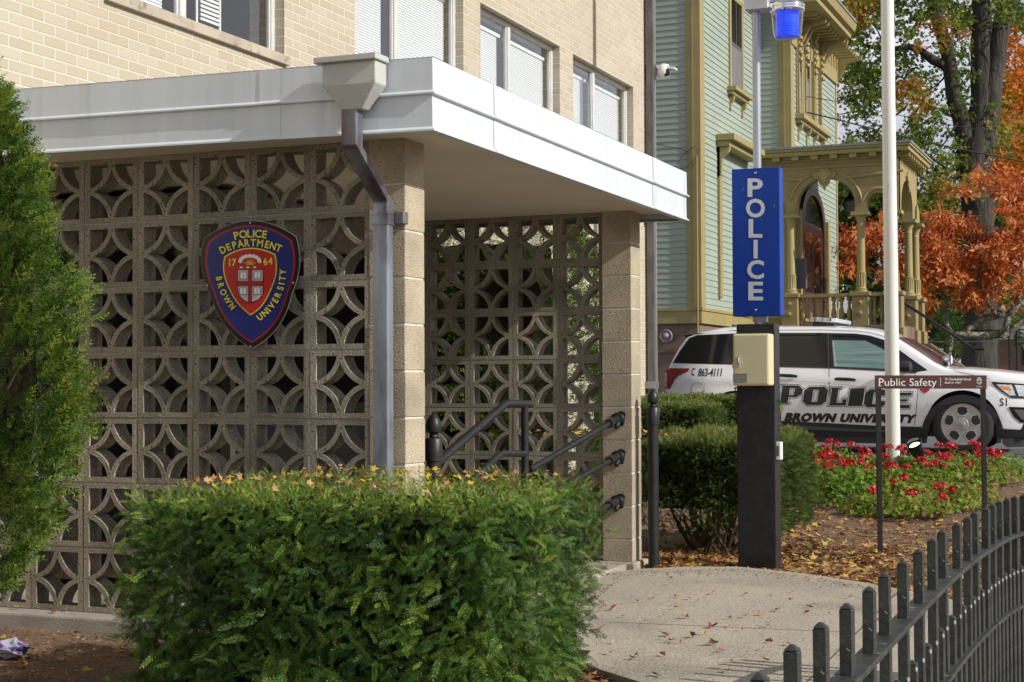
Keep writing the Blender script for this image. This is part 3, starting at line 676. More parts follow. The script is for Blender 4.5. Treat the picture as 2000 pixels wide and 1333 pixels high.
def back_shield():   # the second shield, seen from behind through the far screen
    c = pY(992, 588, 3.30); o_ = [(c[0]+.235*math.cos(u)*(1 if math.sin(u) > -.2 else .8+.2*math.cos(u)**2), 3.31, c[2]+(.24 if math.sin(u) > 0 else .36)*math.sin(u)) for u in np.linspace(0, 2*math.pi, 28)[:-1]]
    b = MB(); b.prism(o_, (0, .006, 0)); o = b.build('sign_back', 'brown_panel'); tag(o, 'dark back of a shield sign fixed behind the far block screen', 'sign')
back_shield()

# ================================================================== handrails and bollard posts
def newel(x, y, z0, z1, label):
    r = empty('rail_post', (x, y, z0), label, 'post', None); rr = .034
    m_ = MB(); m_.lathe((x, y, 0), [(rr, z0-.05), (rr, z1-.12), (rr, z1-.10), (rr+.007, z1-.10), (rr+.007, z1-.075), (rr+.007, z1), (rr+.004, z1+.004)], 24); m_.build('post', 'black_iron', r, smooth=True)
    a = MB(); a.lathe((x, y, z1), [(.018, .0), (.021, .012), (.017, .02), (.022, .026), (.034, .034), (.037, .05), (.036, .07), (.030, .09), (.018, .108), (.006, .118), (.001, .12)], 20); a.build('acorn_cap', 'black_iron', r, smooth=True)
    return r
nz1 = pY(847, 858, .52)[2]; nx = pY(847, 880, .52)[0]
newel(nx, .52, -.1, nz1, 'short black iron post with an acorn cap at the lower end of the handrail')
q_ = pZ(1277, 1103, -.05); nz2 = pY(1274, 797, q_[1])[2]
newel(q_[0], q_[1], -.07, nz2, 'tall black iron post with an acorn cap standing right of the far pillar')
hr = empty('handrail', (.37, 1.7, -.1), 'black iron handrail that slopes up from the acorn post to an upright inside the entrance', 'handrail')
T_ = lambda x, y, X=.37: tuple(pX(x, y, X))
m_ = MB(); m_.tube([T_(852, 906), T_(985, 791), T_(990, 789), T_(1036, 790)], .0215, 12); m_.build('top_rail', 'black_iron', hr, smooth=True)
m_ = MB(); m_.tube([T_(925, 935), T_(975, 889), T_(983, 886), T_(1024, 887)], .018, 12); m_.build('lower_rail', 'black_iron', hr, smooth=True)
m_ = MB(); q2 = T_(1025, 790); m_.tube([(q2[0], q2[1], -.1), q2], .0195, 12); m_.build('upright', 'black_iron', hr, smooth=True)
hs = empty('handrail', (.39, 3.1, .5), 'pair of black iron pipe rails sloping down from round brackets on the far pillar', 'handrail')
for (p0, p1) in (((1208, 817), (1035, 918)), ((1208, 891), (1040, 985)), ((1207, 978), (1040, 1070))):
    a = Vector(pY(*p0, 3.12)); e = Vector(pX(*p1, a.x)); 
    m_ = MB(); m_.tube([a+(e-a)*.1, e], .017, 12); rl = m_.build('rail', 'black_iron', hs, smooth=True)
    m_ = MB(); m_.tube([a+(e-a)*.02, a+(e-a)*.045, a+(e-a)*.05, a+(e-a)*.10, a+(e-a)*.105, a+(e-a)*.125], [.024, .024, .021, .022, .027, .027], 14)
    m_.tube([a, a+Vector((.0, -.01, -.03)), a+Vector((0,-.05,-.055))], [.016, .02, .014], 10); m_.build('elbow', 'black_iron', rl, smooth=True)
    m_ = MB(); m_.prism([(a.x-.05, 3.134, a.z+.02), (a.x+.02, 3.134, a.z+.045), (a.x+.045, 3.134, a.z+.03), (a.x+.03, 3.134, a.z-.05), (a.x-.02, 3.134, a.z-.05)], (0, -.012, 0))
    m_.lathe((a.x+.012, 3.122, a.z), [(.03, 0), (.03, -.012), (.022, -.03)], 16, 'y'); bevel(m_.build('wall_flange', 'black_iron', rl), .003, 1)

# ================================================================== emergency post with sign, lamp and call box
PB = pZ(1475, 1106, -.055); PY = PB[1]
pc = empty('emergency_post', (PB[0], PY, -.06), 'tall black box post that carries the blue POLICE sign and a beige call box', 'post')
xa, xb = pY(1439.5, 860, PY)[0], pY(1514, 860, PY)[0]; ztp = pY(1477, 633, PY)[2]
m_ = MB(); m_.box((xa, PY, -.12), (xb, PY+.145, ztp)); bevel(m_.build('box_post', 'black_iron', pc), .006, 2)
m_ = MB(); tz = pY(1478, 0, PY+.07)[2]+.02; pxm = (pY(1470.5, 300, PY+.07)[0]+pY(1486.5, 300, PY+.07)[0])/2
m_.tube([(pxm, PY+.075, ztp-.05), (pxm, PY+.075, tz)], .0255, 18); m_.build('pole', 'galv_pole', pc, smooth=True)
bx0, bx1 = pY(1455, 10, PY+.02)[0], pY(1500, 10, PY+.02)[0]; bz = pY(1478, 19, PY+.02)[2]
m_ = MB(); m_.box((bx0, PY+.0, bz), (bx1, PY+.14, bz+.16)); m_.box((bx1, PY+.03, bz+.05), (bx1+.004, PY+.11, bz+.13)); bevel(m_.build('junction_box', 'box_paint', pc), .004, 1)
lx = (pY(1504, 30, PY+.07)[0]+pY(1572, 30, PY+.07)[0])/2; lz = pY(1538, 12, PY+.07)[2]; lr = (pY(1572, 30, PY+.07)[0]-pY(1504, 30, PY+.07)[0])/2; Ly = PY+.07
m_ = MB(); m_.tube([(bx1-.02, Ly, bz+.055), (bx1+.05, Ly, bz+.06), (lx+.02, Ly, lz+.045)], .014, 10); m_.build('bracket_arm', 'galv_pole', pc, smooth=True)
m_ = MB(); m_.lathe((lx, Ly, lz), [(.03, .03), (lr*.75, .02), (lr*.98, .004), (lr, -.0), (lr, -.012), (lr*.97, -.014), (lr*.99, -.02), (lr*.97, -.034), (lr*.94, -.04)], 32); m_.build('lamp_cap', 'chrome', pc, smooth=True)
hb_ = lz-pY(1538, 76, Ly)[2]
m_ = MB(); m_.lathe((lx, Ly, lz), [(lr*.92, -.038), (lr*.86, -hb_*.5), (lr*.80, -hb_*.86), (lr*.72, -hb_*.97), (lr*.4, -hb_)], 28); m_.build('lamp_globe', 'lamp_glass', pc, smooth=True)
m_ = MB(); pr_ = []
for i in range(22): pr_.append((lr*(.66 if i % 2 else .635), -.04-i*(hb_-.052)/21))
m_.lathe((lx, Ly, lz), pr_, 28); m_.build('blue_lens', 'blue_lamp', pc, smooth=False)
# blue sign
SY = PY-.005
sx0, sx1 = pY(1430, 470, SY)[0], pY(1523, 470, SY)[0]; sz1, sz0 = pY(1478, 328.5, SY)[2], pY(1478, 617.5, SY)[2]
sg = empty('police_sign', ((sx0+sx1)/2, SY, sz0), 'tall blue box sign with grey letters reading POLICE downwards', 'sign')
m_ = MB(); m_.box((sx0, SY, sz0), (sx1, SY+.105, sz1)); bevel(m_.build('panel', 'sign_blue', sg), .004, 2)
m_ = MB()
for ch, yy, wpx in zip('POLICE', (366.5, 406.5, 446, 486.5, 526.5, 568.5), (30, 37.5, 27, 8, 33, 29)):
    V, F_ = glyph(ch, .028); xs_ = [v[0] for v in V]; x0_, x1_ = min(xs_), max(xs_); cx = {'L': 1475.5, 'C': 1475.5, 'P': 1475, 'E': 1476, 'O': 1475.5, 'I': 1475.8}[ch]
    m_ = MB(); m_.add([tuple(pY(cx+(v[0]-(x0_+x1_)/2)/(x1_-x0_)*wpx, yy-(v[1]-.35)/.70*34.5, SY-.0015)) for v in V], F_); m_.build('letter', 'sign_grey', sg, fix=False)
for yy in (338, 606): m_ = MB(); q_ = pY(1475.5, yy, SY); m_.lathe(tuple(q_), [(.0001, -.006), (.006, -.005), (.009, 0)], 12, 'y'); m_.build('bolt', 'brass_screw', sg)
m_ = MB(); q_ = pY(1512, 404, SY-.0008); m_.flat([(q_[0]-.002, SY-.0008, q_[2]), (q_[0]+.002, SY-.0008, q_[2]), (q_[0], SY-.0008, q_[2]+.016)]); q_ = pY(1452, 370, SY-.0008); m_.box((q_[0]-.002, SY-.0012, q_[2]-.003), (q_[0]+.002, SY-.0004, q_[2]+.003)); m_.build('chip', 'light_grey', sg)
m_ = MB(); m_.box((pxm-.03, PY+.05, sz0-.035), (pxm+.055, PY+.1, sz0)); m_.build('bracket', 'galv_pole', sg)
# beige call box
CY = PY-.13
cx0, cx1 = pY(1431, 700, CY)[0], pY(1502.5, 700, CY)[0]; cz1, cz0 = pY(1467, 652, CY)[2], pY(1467, 754, CY)[2]
cb_ = empty('call_box', ((cx0+cx1)/2, CY, cz0), 'beige metal call box with silver latch fixed to the front of the black post', 'call box')
m_ = MB(); m_.box((cx0, CY, cz0), (cx1, PY-.001, cz1)); bevel(m_.build('cabinet', 'beige_box', cb_), .012, 3)
m_ = MB(); m_.box((cx0+.012, CY-.003, cz0+.012), (cx1-.012, CY-.0005, cz1-.012)); bevel(m_.build('door', 'beige_box', cb_), .002, 1)
q_ = pY(1443, 707, CY-.003); m_ = MB(); m_.lathe((0, 0, 0), [(.002, -.030), (.0075, -.028), (.011, -.015), (.0125, 0)], 20, 'y'); m_.v = [(q_[0]+x*.75, CY-.003+y*.6, q_[2]+z*2.9) for x, y, z in m_.v]; m_.build('latch', 'chrome', cb_, smooth=True)
m_ = MB(); q_ = pY(1445, 739, CY-.003); m_.box((q_[0]-.042, CY-.0045, q_[2]-.026), (q_[0]+.042, CY-.003, q_[2]+.026)); m_.build('label_frame', 'ink', cb_)
m_ = MB(); m_.box((q_[0]-.039, CY-.0055, q_[2]-.0235), (q_[0]+.039, CY-.0043, q_[2]+.0235)); m_.build('label_plate', 'label_grey', cb_)
m_ = MB(); m_.box((cx0-.008, CY+.02, q_[2]+.06), (cx0, CY+.05, q_[2]+.10)); m_.build('hinge', 'box_paint', cb_)
# white notice box on the post's right side
q_ = pX(1523, 880, xb+.001); m_ = MB(); m_.box((xb, PY+.02, q_[2]-.055), (xb+.03, PY+.075, q_[2]+.055)); o = bevel(m_.build('outlet_cover', 'white'), .003, 1); tag(o, 'small white outlet cover on the right side of the black post', 'outlet')
m_ = MB(); m_.box((xb+.004, PY+.0185, q_[2]-.03), (xb+.018, PY+.0198, q_[2]+.03)); m_.build('socket', 'interior_grey', o)

# ================================================================== brown name sign
SD = 10.3
NB = lambda x, y, d=0: tuple(pD(x, y, SD-d))
ns = empty('name_sign', pD(1816, 1080, SD), 'low brown board on two thin black legs reading Public Safety', 'sign')
nrm_f = -Vector(fwd)
def slab(mb, px, d, th):
    mb.prism([NB(x, y, d) for x, y in px], tuple(nrm_f*th))
m_ = MB(); slab(m_, [(1708.5,733.5),(1924,733.5),(1924,759.5),(1708.5,759.5)], -.02, .025); bd = bevel(m_.build('board', 'sign_brown', ns), .002, 1)
m_ = MB(); slab(m_, [(1924.2,733.5),(1926.6,734.0),(1926.6,760),(1924.2,759.5)], -.03, .03); m_.build('end_cap', 'light_grey', ns)
for a, yb_ in (((1711.5, 1721), 1078), ((1917, 1925.5), 1062)):
    m_ = MB(); g0 = 1.5; m_.prism([NB(a[0], 760), NB(a[1], 760), NB(a[1]+g0*2.2, yb_), NB(a[0]+g0*3, yb_)], tuple(nrm_f*-.03)); m_.build('leg', 'black_iron', ns)
pf = lambda x, y: NB(x, y, .0065)
m_ = MB(); text_px(m_, 'Public Safety', 1716.5, 1829.5, 739.5, 754, pf, bold=.0)
ser = lambda x, y, w_: m_.add([pf(x-w_, y-.6), pf(x+w_, y-.6), pf(x+w_, y+.6), pf(x-w_, y+.6)], [(0, 1, 2, 3)])
for x_ in (1719, ): ser(x_, 754, 3.2); ser(x_, 739.6, 2.2)
m_.add([pf(1836.7, 738), pf(1837.5, 738), pf(1837.5, 755), pf(1836.7, 755)], [(0, 1, 2, 3)])
text_px(m_, '75 Charlesfield Street', 1845.5, 1896.5, 738.8, 743.2, pf, .01); text_px(m_, 'Built in 1967', 1845.5, 1877, 745.8, 749.6, pf, .01)
m_.build('lettering', 'white', bd, fix=False)
m_ = MB()
m_.flat([pf(*p) for p in ((1907.5,741.5),(1917.5,741.5),(1917.5,748),(1912.5,753.5),(1907.5,748))]); m_.flat([pf(*p) for p in ((1908,740.8),(1910,738.2),(1912.5,737.2),(1915,738.2),(1917,740.8))]); m_.flat([pf(*p) for p in ((1907,755),(1918,755),(1918,756.2),(1907,756.2))])
m_.build('emblem', 'light_grey', bd); pf = lambda x, y: NB(x, y, .0075)
m_ = MB(); m_.flat([pf(*p) for p in ((1911.8,741.5),(1913.2,741.5),(1913.2,753),(1911.8,753))]); m_.flat([NB(x, y, .008) for x, y in ((1907.5,744.8),(1917.5,744.8),(1917.5,746.2),(1907.5,746.2))]); m_.build('emblem_cross', 'sign_brown', bd)

# ================================================================== flagpole and flood lamp
FZ = 16.4
fb = pD(1745, 930, FZ); ft = pD(1730.5, -60, FZ)
fp = empty('flagpole', (fb[0], fb[1], gz(fb[1])), 'tall white flagpole standing in the flower bed', 'flagpole')
rr0 = 14.3*FZ/F_PX; m_ = MB(); top = Vector((fb[0], fb[1], 7.5)); ax = pY(1733, 0, fb[1])[0]
m_.tube([(fb[0], fb[1], -.05), (fb[0]+(ax-fb[0])*1.0, fb[1], pY(1733, 0, fb[1])[2]), (fb[0]+(ax-fb[0])*1.6, fb[1], 7.5)], [rr0, 12.6*FZ/F_PX, .055], 28); m_.build('mast', 'pole_white', fp, smooth=True)
m_ = MB()
for z in (3.05,): m_.lathe((fb[0]-.035, fb[1], z), [(rr0*.965, 0), (rr0*.965, .006)], 28)
fl = pD(1790, 885, 16.0); fg = gz(fl[1])
fo_ = empty('flood_lamp', (fl[0], fl[1], fg), 'round black flood lamp lit at the base of the flagpole', 'lamp')
c0 = Vector(pD(1791, 880, 16.0)); up_ = Vector((-.25, -.55, .8)).normalized()
m_ = MB(); m_.tube([c0-up_*.10, c0-up_*.085, c0-up_*.03, c0+up_*.045, c0+up_*.06], [.02, .045, .068, .074, .07], 22, caps=True); m_.tube([(c0.x, c0.y, fg-.02), c0-up_*.09], .02, 10); m_.build('housing', 'gloss_black', fo_, smooth=True)
m_ = MB(); m_.tube([c0+up_*.0605, c0+up_*.064], [.058, .05], 22); m_.build('lens', 'lamp_lit', fo_, smooth=True)
m_ = MB(); m_.tube([c0+up_*.055, c0+up_*.10], [.077, .079], 22, caps=False); m_.build('visor', 'gloss_black', fo_, smooth=True)

# ================================================================== security camera on the brick wall
sc_ = empty('security_camera', pX(1283, 142, XW+.03), 'small white security camera on the far edge of the tan brick wall', 'camera')
a = Vector(pY(1279, 141, 12.9)); m_ = MB(); m_.box((XW, 12.88, a.z-.09), (a.x+.02, 12.98, a.z+.09)); m_.build('mount', 'galv_pole', sc_)
m_ = MB(); m_.lathe((0, 0, 0), [(.02, .10), (.06, .085), (.085, .04), (.085, -.03), (.06, -.07), (.02, -.09)], 18); m_.v = [(a.x+.11+x, 12.93+y, a.z+z) for x, y, z in m_.v]; m_.build('dome', 'white', sc_, smooth=True)
m_ = MB(); m_.prism([(a.x+.03, 12.87, a.z+.08), (a.x+.26, 12.87, a.z+.04), (a.x+.27, 12.87, a.z+.015), (a.x+.03, 12.87, a.z+.04)], (0, .13, 0)); m_.build('visor', 'white', sc_)
m_ = MB(); m_.lathe((a.x+.15, 12.88, a.z-.02), [(.04, -.02), (.05, 0), (.05, .04)], 14, 'y'); m_.build('lens', 'gloss_black', sc_)

# ================================================================== yew hedges
def surf_points(n, x0, x1, y0, y1, z0, z1, rx=.12, faces='fblrt', rot=0, lump=.05, flare=0):
    """points with outward normals on a rounded, lumpy clipped box"""
    A = {'f': (x1-x0)*(z1-z0), 'b': (x1-x0)*(z1-z0), 'l': (y1-y0)*(z1-z0), 'r': (y1-y0)*(z1-z0), 't': (x1-x0)*(y1-y0)}
    tot = sum(A[f_] for f_ in faces); P = []; N = []
    cx, cy = (x0+x1)/2, (y0+y1)/2
    for f_ in faces:
        k = int(n*A[f_]/tot); u = rng.random(k); v = rng.random(k)
        if f_ in 'fb': p = np.c_[x0+u*(x1-x0), np.full(k, y0 if f_ == 'f' else y1), z0+v*(z1-z0)]; nn = np.tile((0, -1 if f_ == 'f' else 1, 0), (k, 1))
        elif f_ in 'lr': p = np.c_[np.full(k, x0 if f_ == 'l' else x1), y0+u*(y1-y0), z0+v*(z1-z0)]; nn = np.tile((-1 if f_ == 'l' else 1, 0, 0), (k, 1))
        else: p = np.c_[x0+u*(x1-x0), y0+v*(y1-y0), np.full(k, z1)]; nn = np.tile((0, 0, 1), (k, 1))
        P.append(p); N.append(nn.astype(float))
    P = np.concatenate(P); N = np.concatenate(N)
    # round the corners: push towards an inner box then out by rx
    c = np.array([cx, cy, (z0+z1)/2]); hx = np.array([(x1-x0)/2-rx, (y1-y0)/2-rx, (z1-z0)/2-rx]); q = P-c; inn = np.clip(q, -hx, hx); inn[:, 2] = np.clip(q[:, 2], -((z1-z0)/2), hx[2])
    d = q-inn; L_ = np.linalg.norm(d, axis=1, keepdims=True)+1e-9; N2 = d/L_; P = c+inn+N2*rx
    f1 = np.sin(P[:, 0]*9+P[:, 2]*7)*np.sin(P[:, 1]*8-P[:, 2]*6+P[:, 0]*3)+.6*np.sin(P[:, 0]*21+1)*np.sin(P[:, 2]*19+P[:, 1]*17)
    P = P+N2*(f1[:, None]*lump)
    if flare:
        t = np.clip((.45-(P[:, 2]-z0)/(z1-z0)), 0, 1)[:, None]; P[:, :2] -= (np.sign(P[:, :2]-c[:2])*t*flare)
    if rot:
        cs, sn = math.cos(rot), math.sin(rot); Rm = np.array([[cs, sn, 0], [-sn, cs, 0], [0, 0, 1]]); P = (P-c)@Rm+c; N2 = N2@Rm
    return P, N2, f1
def core_box(name, x0, x1, y0, y1, z0, z1, mat, parent, rot=0, flare=0):
    m_ = MB(); m_.box((x0, y0, z0), (x1, y1, z1)); c = Vector(((x0+x1)/2, (y0+y1)/2, 0)); Rm = Matrix.Rotation(rot, 3, 'Z')
    o_ = []
    for v in m_.v:
        k = 1-flare if v[2] < (z0+z1)/2 else 1
        d = Vector((v[0]-c.x, v[1]-c.y, 0))*k; d = Rm@d; o_.append((c.x+d.x, c.y+d.y, v[2]))
    m_.v = o_; return m_.build(name, mat, parent)
M('hedge_core', (.010,.011,.006), (.016,.014,.008), 14, 1, spec=0)  # near-black solid fill for shrubs; the shaded inside is put into its colour
HX0, HX1, HY0, HY1, HZ1, HR = .215, 1.485, -1.66, -.42, .715, 0
hg = empty('yew_hedge', ((HX0+HX1)/2, (HY0+HY1)/2, -.13), 'large clipped yew hedge with fallen leaves on top in front of the block screen', 'hedge')
P, N, f1 = surf_points(26000, HX0, HX1, HY0, HY1, -.06, HZ1, .065, 'flrt', HR, .022, .15)
n = len(P); up_w = np.clip(N[:, 2:3], 0, 1)
down = np.clip(.35-(P[:, 2:3])/.9, 0, .5)
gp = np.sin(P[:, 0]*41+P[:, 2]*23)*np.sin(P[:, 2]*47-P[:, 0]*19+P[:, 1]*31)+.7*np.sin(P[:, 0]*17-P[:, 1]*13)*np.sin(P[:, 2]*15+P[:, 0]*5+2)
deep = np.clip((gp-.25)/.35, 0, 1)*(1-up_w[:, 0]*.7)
D = N*.45+unit(n)*.62+np.array([[0, 0, .12]])*(1-down*2)-np.array([[0, 0, 1.1]])*down*(1-up_w)+up_w*np.array([[0, 0, -.15]])
bow = np.clip((P[:, 0]-.9)/.55, 0, 1)**2*np.clip((HY1-P[:, 1])/(HY1-HY0), 0, 1)*.22; P[:, 1] += bow; P2 = P-N*(rng.uniform(-.01, .09, (n, 1))+.075*deep[:, None]-.045*(rng.random((n, 1)) < .2)*(1-up_w))
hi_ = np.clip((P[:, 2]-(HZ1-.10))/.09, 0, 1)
tint = np.clip(rng.beta(1.2, 1.8, n)*.8+hi_*.36+f1*.10+.01-.38*deep+.08*np.clip((P[:, 0]-.8)*1.2, 0, 1), 0, 1)  # sun on top and right side, shade in the gaps, painted into tint
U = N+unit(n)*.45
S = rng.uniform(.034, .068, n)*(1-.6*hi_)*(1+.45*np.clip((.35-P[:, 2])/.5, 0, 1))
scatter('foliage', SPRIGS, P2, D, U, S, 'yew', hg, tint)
k = 160; i_ = rng.choice(n, k, replace=False); scatter('dead_sprig', SPRIGS, P2[i_]+N[i_]*.015, D[i_]+unit(k)*.4, U[i_], S[i_]*.7, 'yew_brown', hg)
core_box('dark_core', HX0+.16, HX1-.18, HY0+.15, HY1-.10, -.1, HZ1-.085, 'hedge_core', hg, HR, .22)
m_ = MB()
for i in range(16):
    a = Vector((rng.uniform(HX0+.3, HX1-.3), rng.uniform(HY0+.45, HY1-.25), -.14)); e = a+Vector((rng.uniform(-.25, .25), rng.uniform(-.2, .2), .5)); m_.tube([a, (a+e)/2+Vector((.03, -.02, 0)), e], [.016, .012, .006], 6)
m_.build('stem', 'twig', hg, smooth=True)

# upright yew at the left edge
YC = Vector(pD(-95, 900, 6.15)); 
ty = empty('upright_yew', (YC.x, YC.y, -.15), 'tall bushy upright yew at the left edge beside the block screen', 'shrub')
def yew_r(z):  # radius by height
    zs = [.2, .35, .5, .7, .9, 1.15, 1.4, 1.72, 2.05, 2.24, 2.38]; rs_ = [.16, .26, .33, .42, .465, .475, .44, .35, .25, .17, .03]
    return np.interp(z, zs, rs_)
n = 12500; z = rng.uniform(.24, 2.38, n); th = rng.uniform(0, 2*math.pi, n); keep = (np.cos(th-(-.9)) > -.55); z, th = z[keep], th[keep]; n = len(z)
lump = .05*np.sin(th*5+z*7)+.05*np.sin(z*13+th*3)+.04*np.sin(th*11-z*19)+.03*np.sin(th*23+z*31); rr = yew_r(z)*(1+lump*1.9)-rng.uniform(0, .10, n)**1.0
P = np.c_[YC.x+rr*np.cos(th), YC.y+rr*np.sin(th), z]; N = np.c_[np.cos(th), np.sin(th), np.full(n, .25)]
D = N*.9+unit(n)*.45+np.array([[0, 0, .45]]); low = (z < .7); D[low] += np.array([[0, 0, -.35]])
gap = (np.sin(th*4+z*5.5)+np.sin(z*9-th*6)) < -1.6; gap |= (low & (rng.random(n) < .2))
P, D, z, th, lump = P[~gap], D[~gap], z[~gap], th[~gap], lump[~gap]; n = len(P)
scatter('foliage', TUFTS, P, D, unit(n), rng.uniform(.045, .085, n), 'yew_upright', ty, np.clip(rng.beta(1.5, 1.3, n)*.95+lump*2.2, 0, 1))  # bulges tinted lighter, hollows darker: relief shading put into the leaf colour
m_ = MB()
for i in range(26):
    z1 = rng.uniform(.2, 2.1); t_ = rng.uniform(-2.4, .6); r_ = float(yew_r(z1))*.85; m_.tube([(YC.x, YC.y, max(-.15, z1-.7)), (YC.x+r_*.4*math.cos(t_), YC.y+r_*.4*math.sin(t_), z1-.3), (YC.x+r_*math.cos(t_), YC.y+r_*math.sin(t_), z1)], [.02, .012, .004], 6)
m_.tube([(YC.x, YC.y, -.2), (YC.x, YC.y, 1.9)], [.05, .02], 8); m_.build('trunk', 'twig', ty, smooth=True)
m_ = MB(); m_.lathe((YC.x, YC.y, 0), [(float(yew_r(z))*.68, z) for z in np.linspace(.6, 2.1, 8)], 14); m_.build('dark_core', 'hedge_core', ty, smooth=True)

def box_hedge(name, x0, x1, y0, y1, z0, z1, label, n, mat='far_hedge', size=(.03, .05), tmpl=TINY, faces='frt', stems=0, lump=.02, warm=0, flare=0, rx=.06):
    h = empty(name, ((x0+x1)/2, (y0+y1)/2, gz((y0+y1)/2)), label, 'hedge'); P, N, f1 = surf_points(n, x0, x1, y0, y1, z0, z1, rx, faces, 0, lump, flare); n = len(P)
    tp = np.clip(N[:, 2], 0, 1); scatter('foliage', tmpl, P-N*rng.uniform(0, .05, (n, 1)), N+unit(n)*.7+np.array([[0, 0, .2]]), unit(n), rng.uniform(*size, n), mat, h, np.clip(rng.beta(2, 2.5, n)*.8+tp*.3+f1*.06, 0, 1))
    core_box('dark_core', x0+.06, x1-.06, y0+.10, y1-.06, z0+(.16 if stems else -.05), z1-.06, 'hedge_core', h, 0, flare*1.3)
    if stems:
        m_ = MB()
        for i in range(stems):
            bx, by = rng.uniform(x0+.25, x1-.25), rng.uniform(y0+.15, y1-.2); ex = bx+rng.uniform(-.35, .35); m_.tube([(bx, by, gz(by)-.03), ((bx+ex)/2, by+rng.uniform(-.1, .05), z0+.02), (ex, by+rng.uniform(-.25, .1), z0+.38)], [rng.uniform(.014, .024), .011, .005], 6)
            if i % 2: m_.tube([((bx+ex)/2, by, z0-.02), (ex+rng.uniform(-.3, .3), by-.2, z0+.2)], [.007, .003], 5)
        m_.build('stem', 'twig', h, smooth=True)
    return h
# mid hedge behind the post (px 1256..1590)
a0 = pD(1256, 850, 11.4); a1 = pD(1512, 900, 11.0); 
y_ = 3.95; x0_ = pY(1240, 900, y_)[0]; x1_ = pY(1480, 900, y_)[0]
zt_ = pY(1400, 868, y_)[2]
box_hedge('yew_hedge', x0_, pY(1583, 900, 5.35)[0], y_, y_+1.55, .07, zt_+.02, 'leggy yew hedge with bare stems and orange leaves behind the black post', 17000, 'far_hedge', (.035, .065), SPRIGS, 'frt', 34, .03)
# two low clipped hedges behind it
yy = 7.6; xa_, xb_ = pY(1235, 810, yy)[0], pY(1369, 810, yy)[0]; za, zb_ = pY(1300, 795, yy)[2], pY(1300, 850, yy)[2]
box_hedge('box_hedge', xa_, xb_, yy, yy+.9, .05, za, 'low square clipped hedge right of the tan pillar, nearer of two', 7000, size=(.035, .06))
yy = 10.2; xa_, xb_ = pY(1240, 790, yy)[0], pY(1462, 790, yy)[0]; za = pY(1350, 782, yy)[2]
box_hedge('box_hedge', xa_, xb_, yy, yy+.7, .1, za, 'long clipped hedge just in front of the rear of the police car', 8000, size=(.04, .07))
# privet shoot by the post
pv = empty('leafy_shoot', pD(1445, 860, 9.7), 'bright green leafy shoot poking out behind the black post', 'plant')
Pn = np.array([pD(x, y, 9.75) for x, y in ((1434,795),(1432,812),(1430,785),(1436,826),(1428,818),(1525,792),(1524,812),(1527,838),(1521,826),(1434,757),(1530,846),(1526,788),(1438,803))])
n = len(Pn); scatter('leaf', [leaf_long(3, .3)], Pn, unit(n)+np.array([[-.2, -.5, -.2]]), unit(n)+np.array([[0, -1, .3]]), rng.uniform(.035, .06, n), 'privet', pv)
m_ = MB(); m_.tube([pD(1470, 900, 9.8), pD(1440, 800, 9.78), pD(1436, 757, 9.76)], .004, 5); m_.tube([pD(1480, 900, 9.8), pD(1524, 840, 9.78), pD(1526, 788, 9.76)], .004, 5); m_.build('stem', 'twig', pv)
# greenery seen through the screens (beyond the canopy)
gx = empty('garden_shrub', (-1.6, 5.2, -.05), 'sunlit green shrub seen through the holes of the far block screen', 'shrub')
n = 12000; th = rng.uniform(0, 2*math.pi, n); z = rng.uniform(0, 2.75, n); rr = np.interp(z, [0, .6, 1.3, 2.0, 2.5, 2.75], [.75, .85, .8, .72, .4, .1])*(1+.1*np.sin(5*th+4*z))-rng.uniform(0, .1, n); P = np.c_[-1.25+rr*1.15*np.cos(th), 5.0+rr*np.sin(th), z]
scatter('foliage', TUFTS, P, np.c_[np.cos(th), np.sin(th), z*0+.3]+unit(n)*.5, unit(n), rng.uniform(.06, .10, n), 'yew_upright', gx)
m_ = MB(); m_.lathe((-1.25, 5.0, 0), [(.5, -.1), (.55, .6), (.5, 1.3), (.45, 2.1)], 12); m_.build('dark_core', 'hedge_core', gx)

# ================================================================== police car
CYc = 14.054; GZ = .165
car = empty('police_car', (-.2, CYc+.95, GZ), 'white police utility car parked broadside behind the flower bed', 'police car')
def off(x, z):
    zz = z-GZ; o = np.interp(zz, [.2, .32, .45, .62, .78, .86, .92, .99], [.10, .045, .02, .0, .006, .03, .022, .045])
    if zz > .99: o = .045+(zz-.99)*.40
    if x > 1.35: o += .42*(x-1.35)**2
    if x < -2.0: o += .35*(x+2.0)**2
    return o
def C3(px, py, d=0, dz=0):
    p = pY(px, py, CYc+.1)
    for _ in range(3): p = pY(px, py, CYc+off(p[0], p[2]))
    return (p[0], p[1]-d, p[2])
sil_px = [(1297,790),(1298,768),(1301,738),(1304,722),(1312,705),(1324,682),(1340,660),(1362,650.5),(1407,643),(1437,641),(1512,639.5),(1606,639.5),(1674,642),(1704,645.5),(1728,651),(1756,665),(1794,689),(1824,709),(1850,721),(1866,722.5),(1887,721.5),(1944,726),(2000,733),(2035,743),(2056,757),(2066,785)]
sil = [C3(*p) for p in sil_px]; SX = [p[0] for p in sil]; SZ = [p[2] for p in sil]
zhigh = lambda x: float(np.interp(x, SX, SZ))
FWX, RWX, WZ, RA = 1.195, -1.671, GZ+.215+.0, .445
def zlow(x):
    z = np.interp(x, [-2.64, -2.5, -1.9, 1.6, 1.95, 2.3], [GZ+.42, GZ+.30, GZ+.26, GZ+.24, GZ+.24, GZ+.40])
    for cx in (FWX, RWX):
        if abs(x-cx) < RA: z = max(z, GZ+.355+math.sqrt(RA*RA-(x-cx)**2)) if abs(x-cx) < RA else z
    return float(z)
xs_ = sorted(set([round(v, 4) for v in np.linspace(SX[0], SX[-1], 110)]+[FWX-RA+.001, FWX+RA-.001, RWX-RA+.001, RWX+RA-.001]+SX)); NZ = 22
CEN = CYc+.985
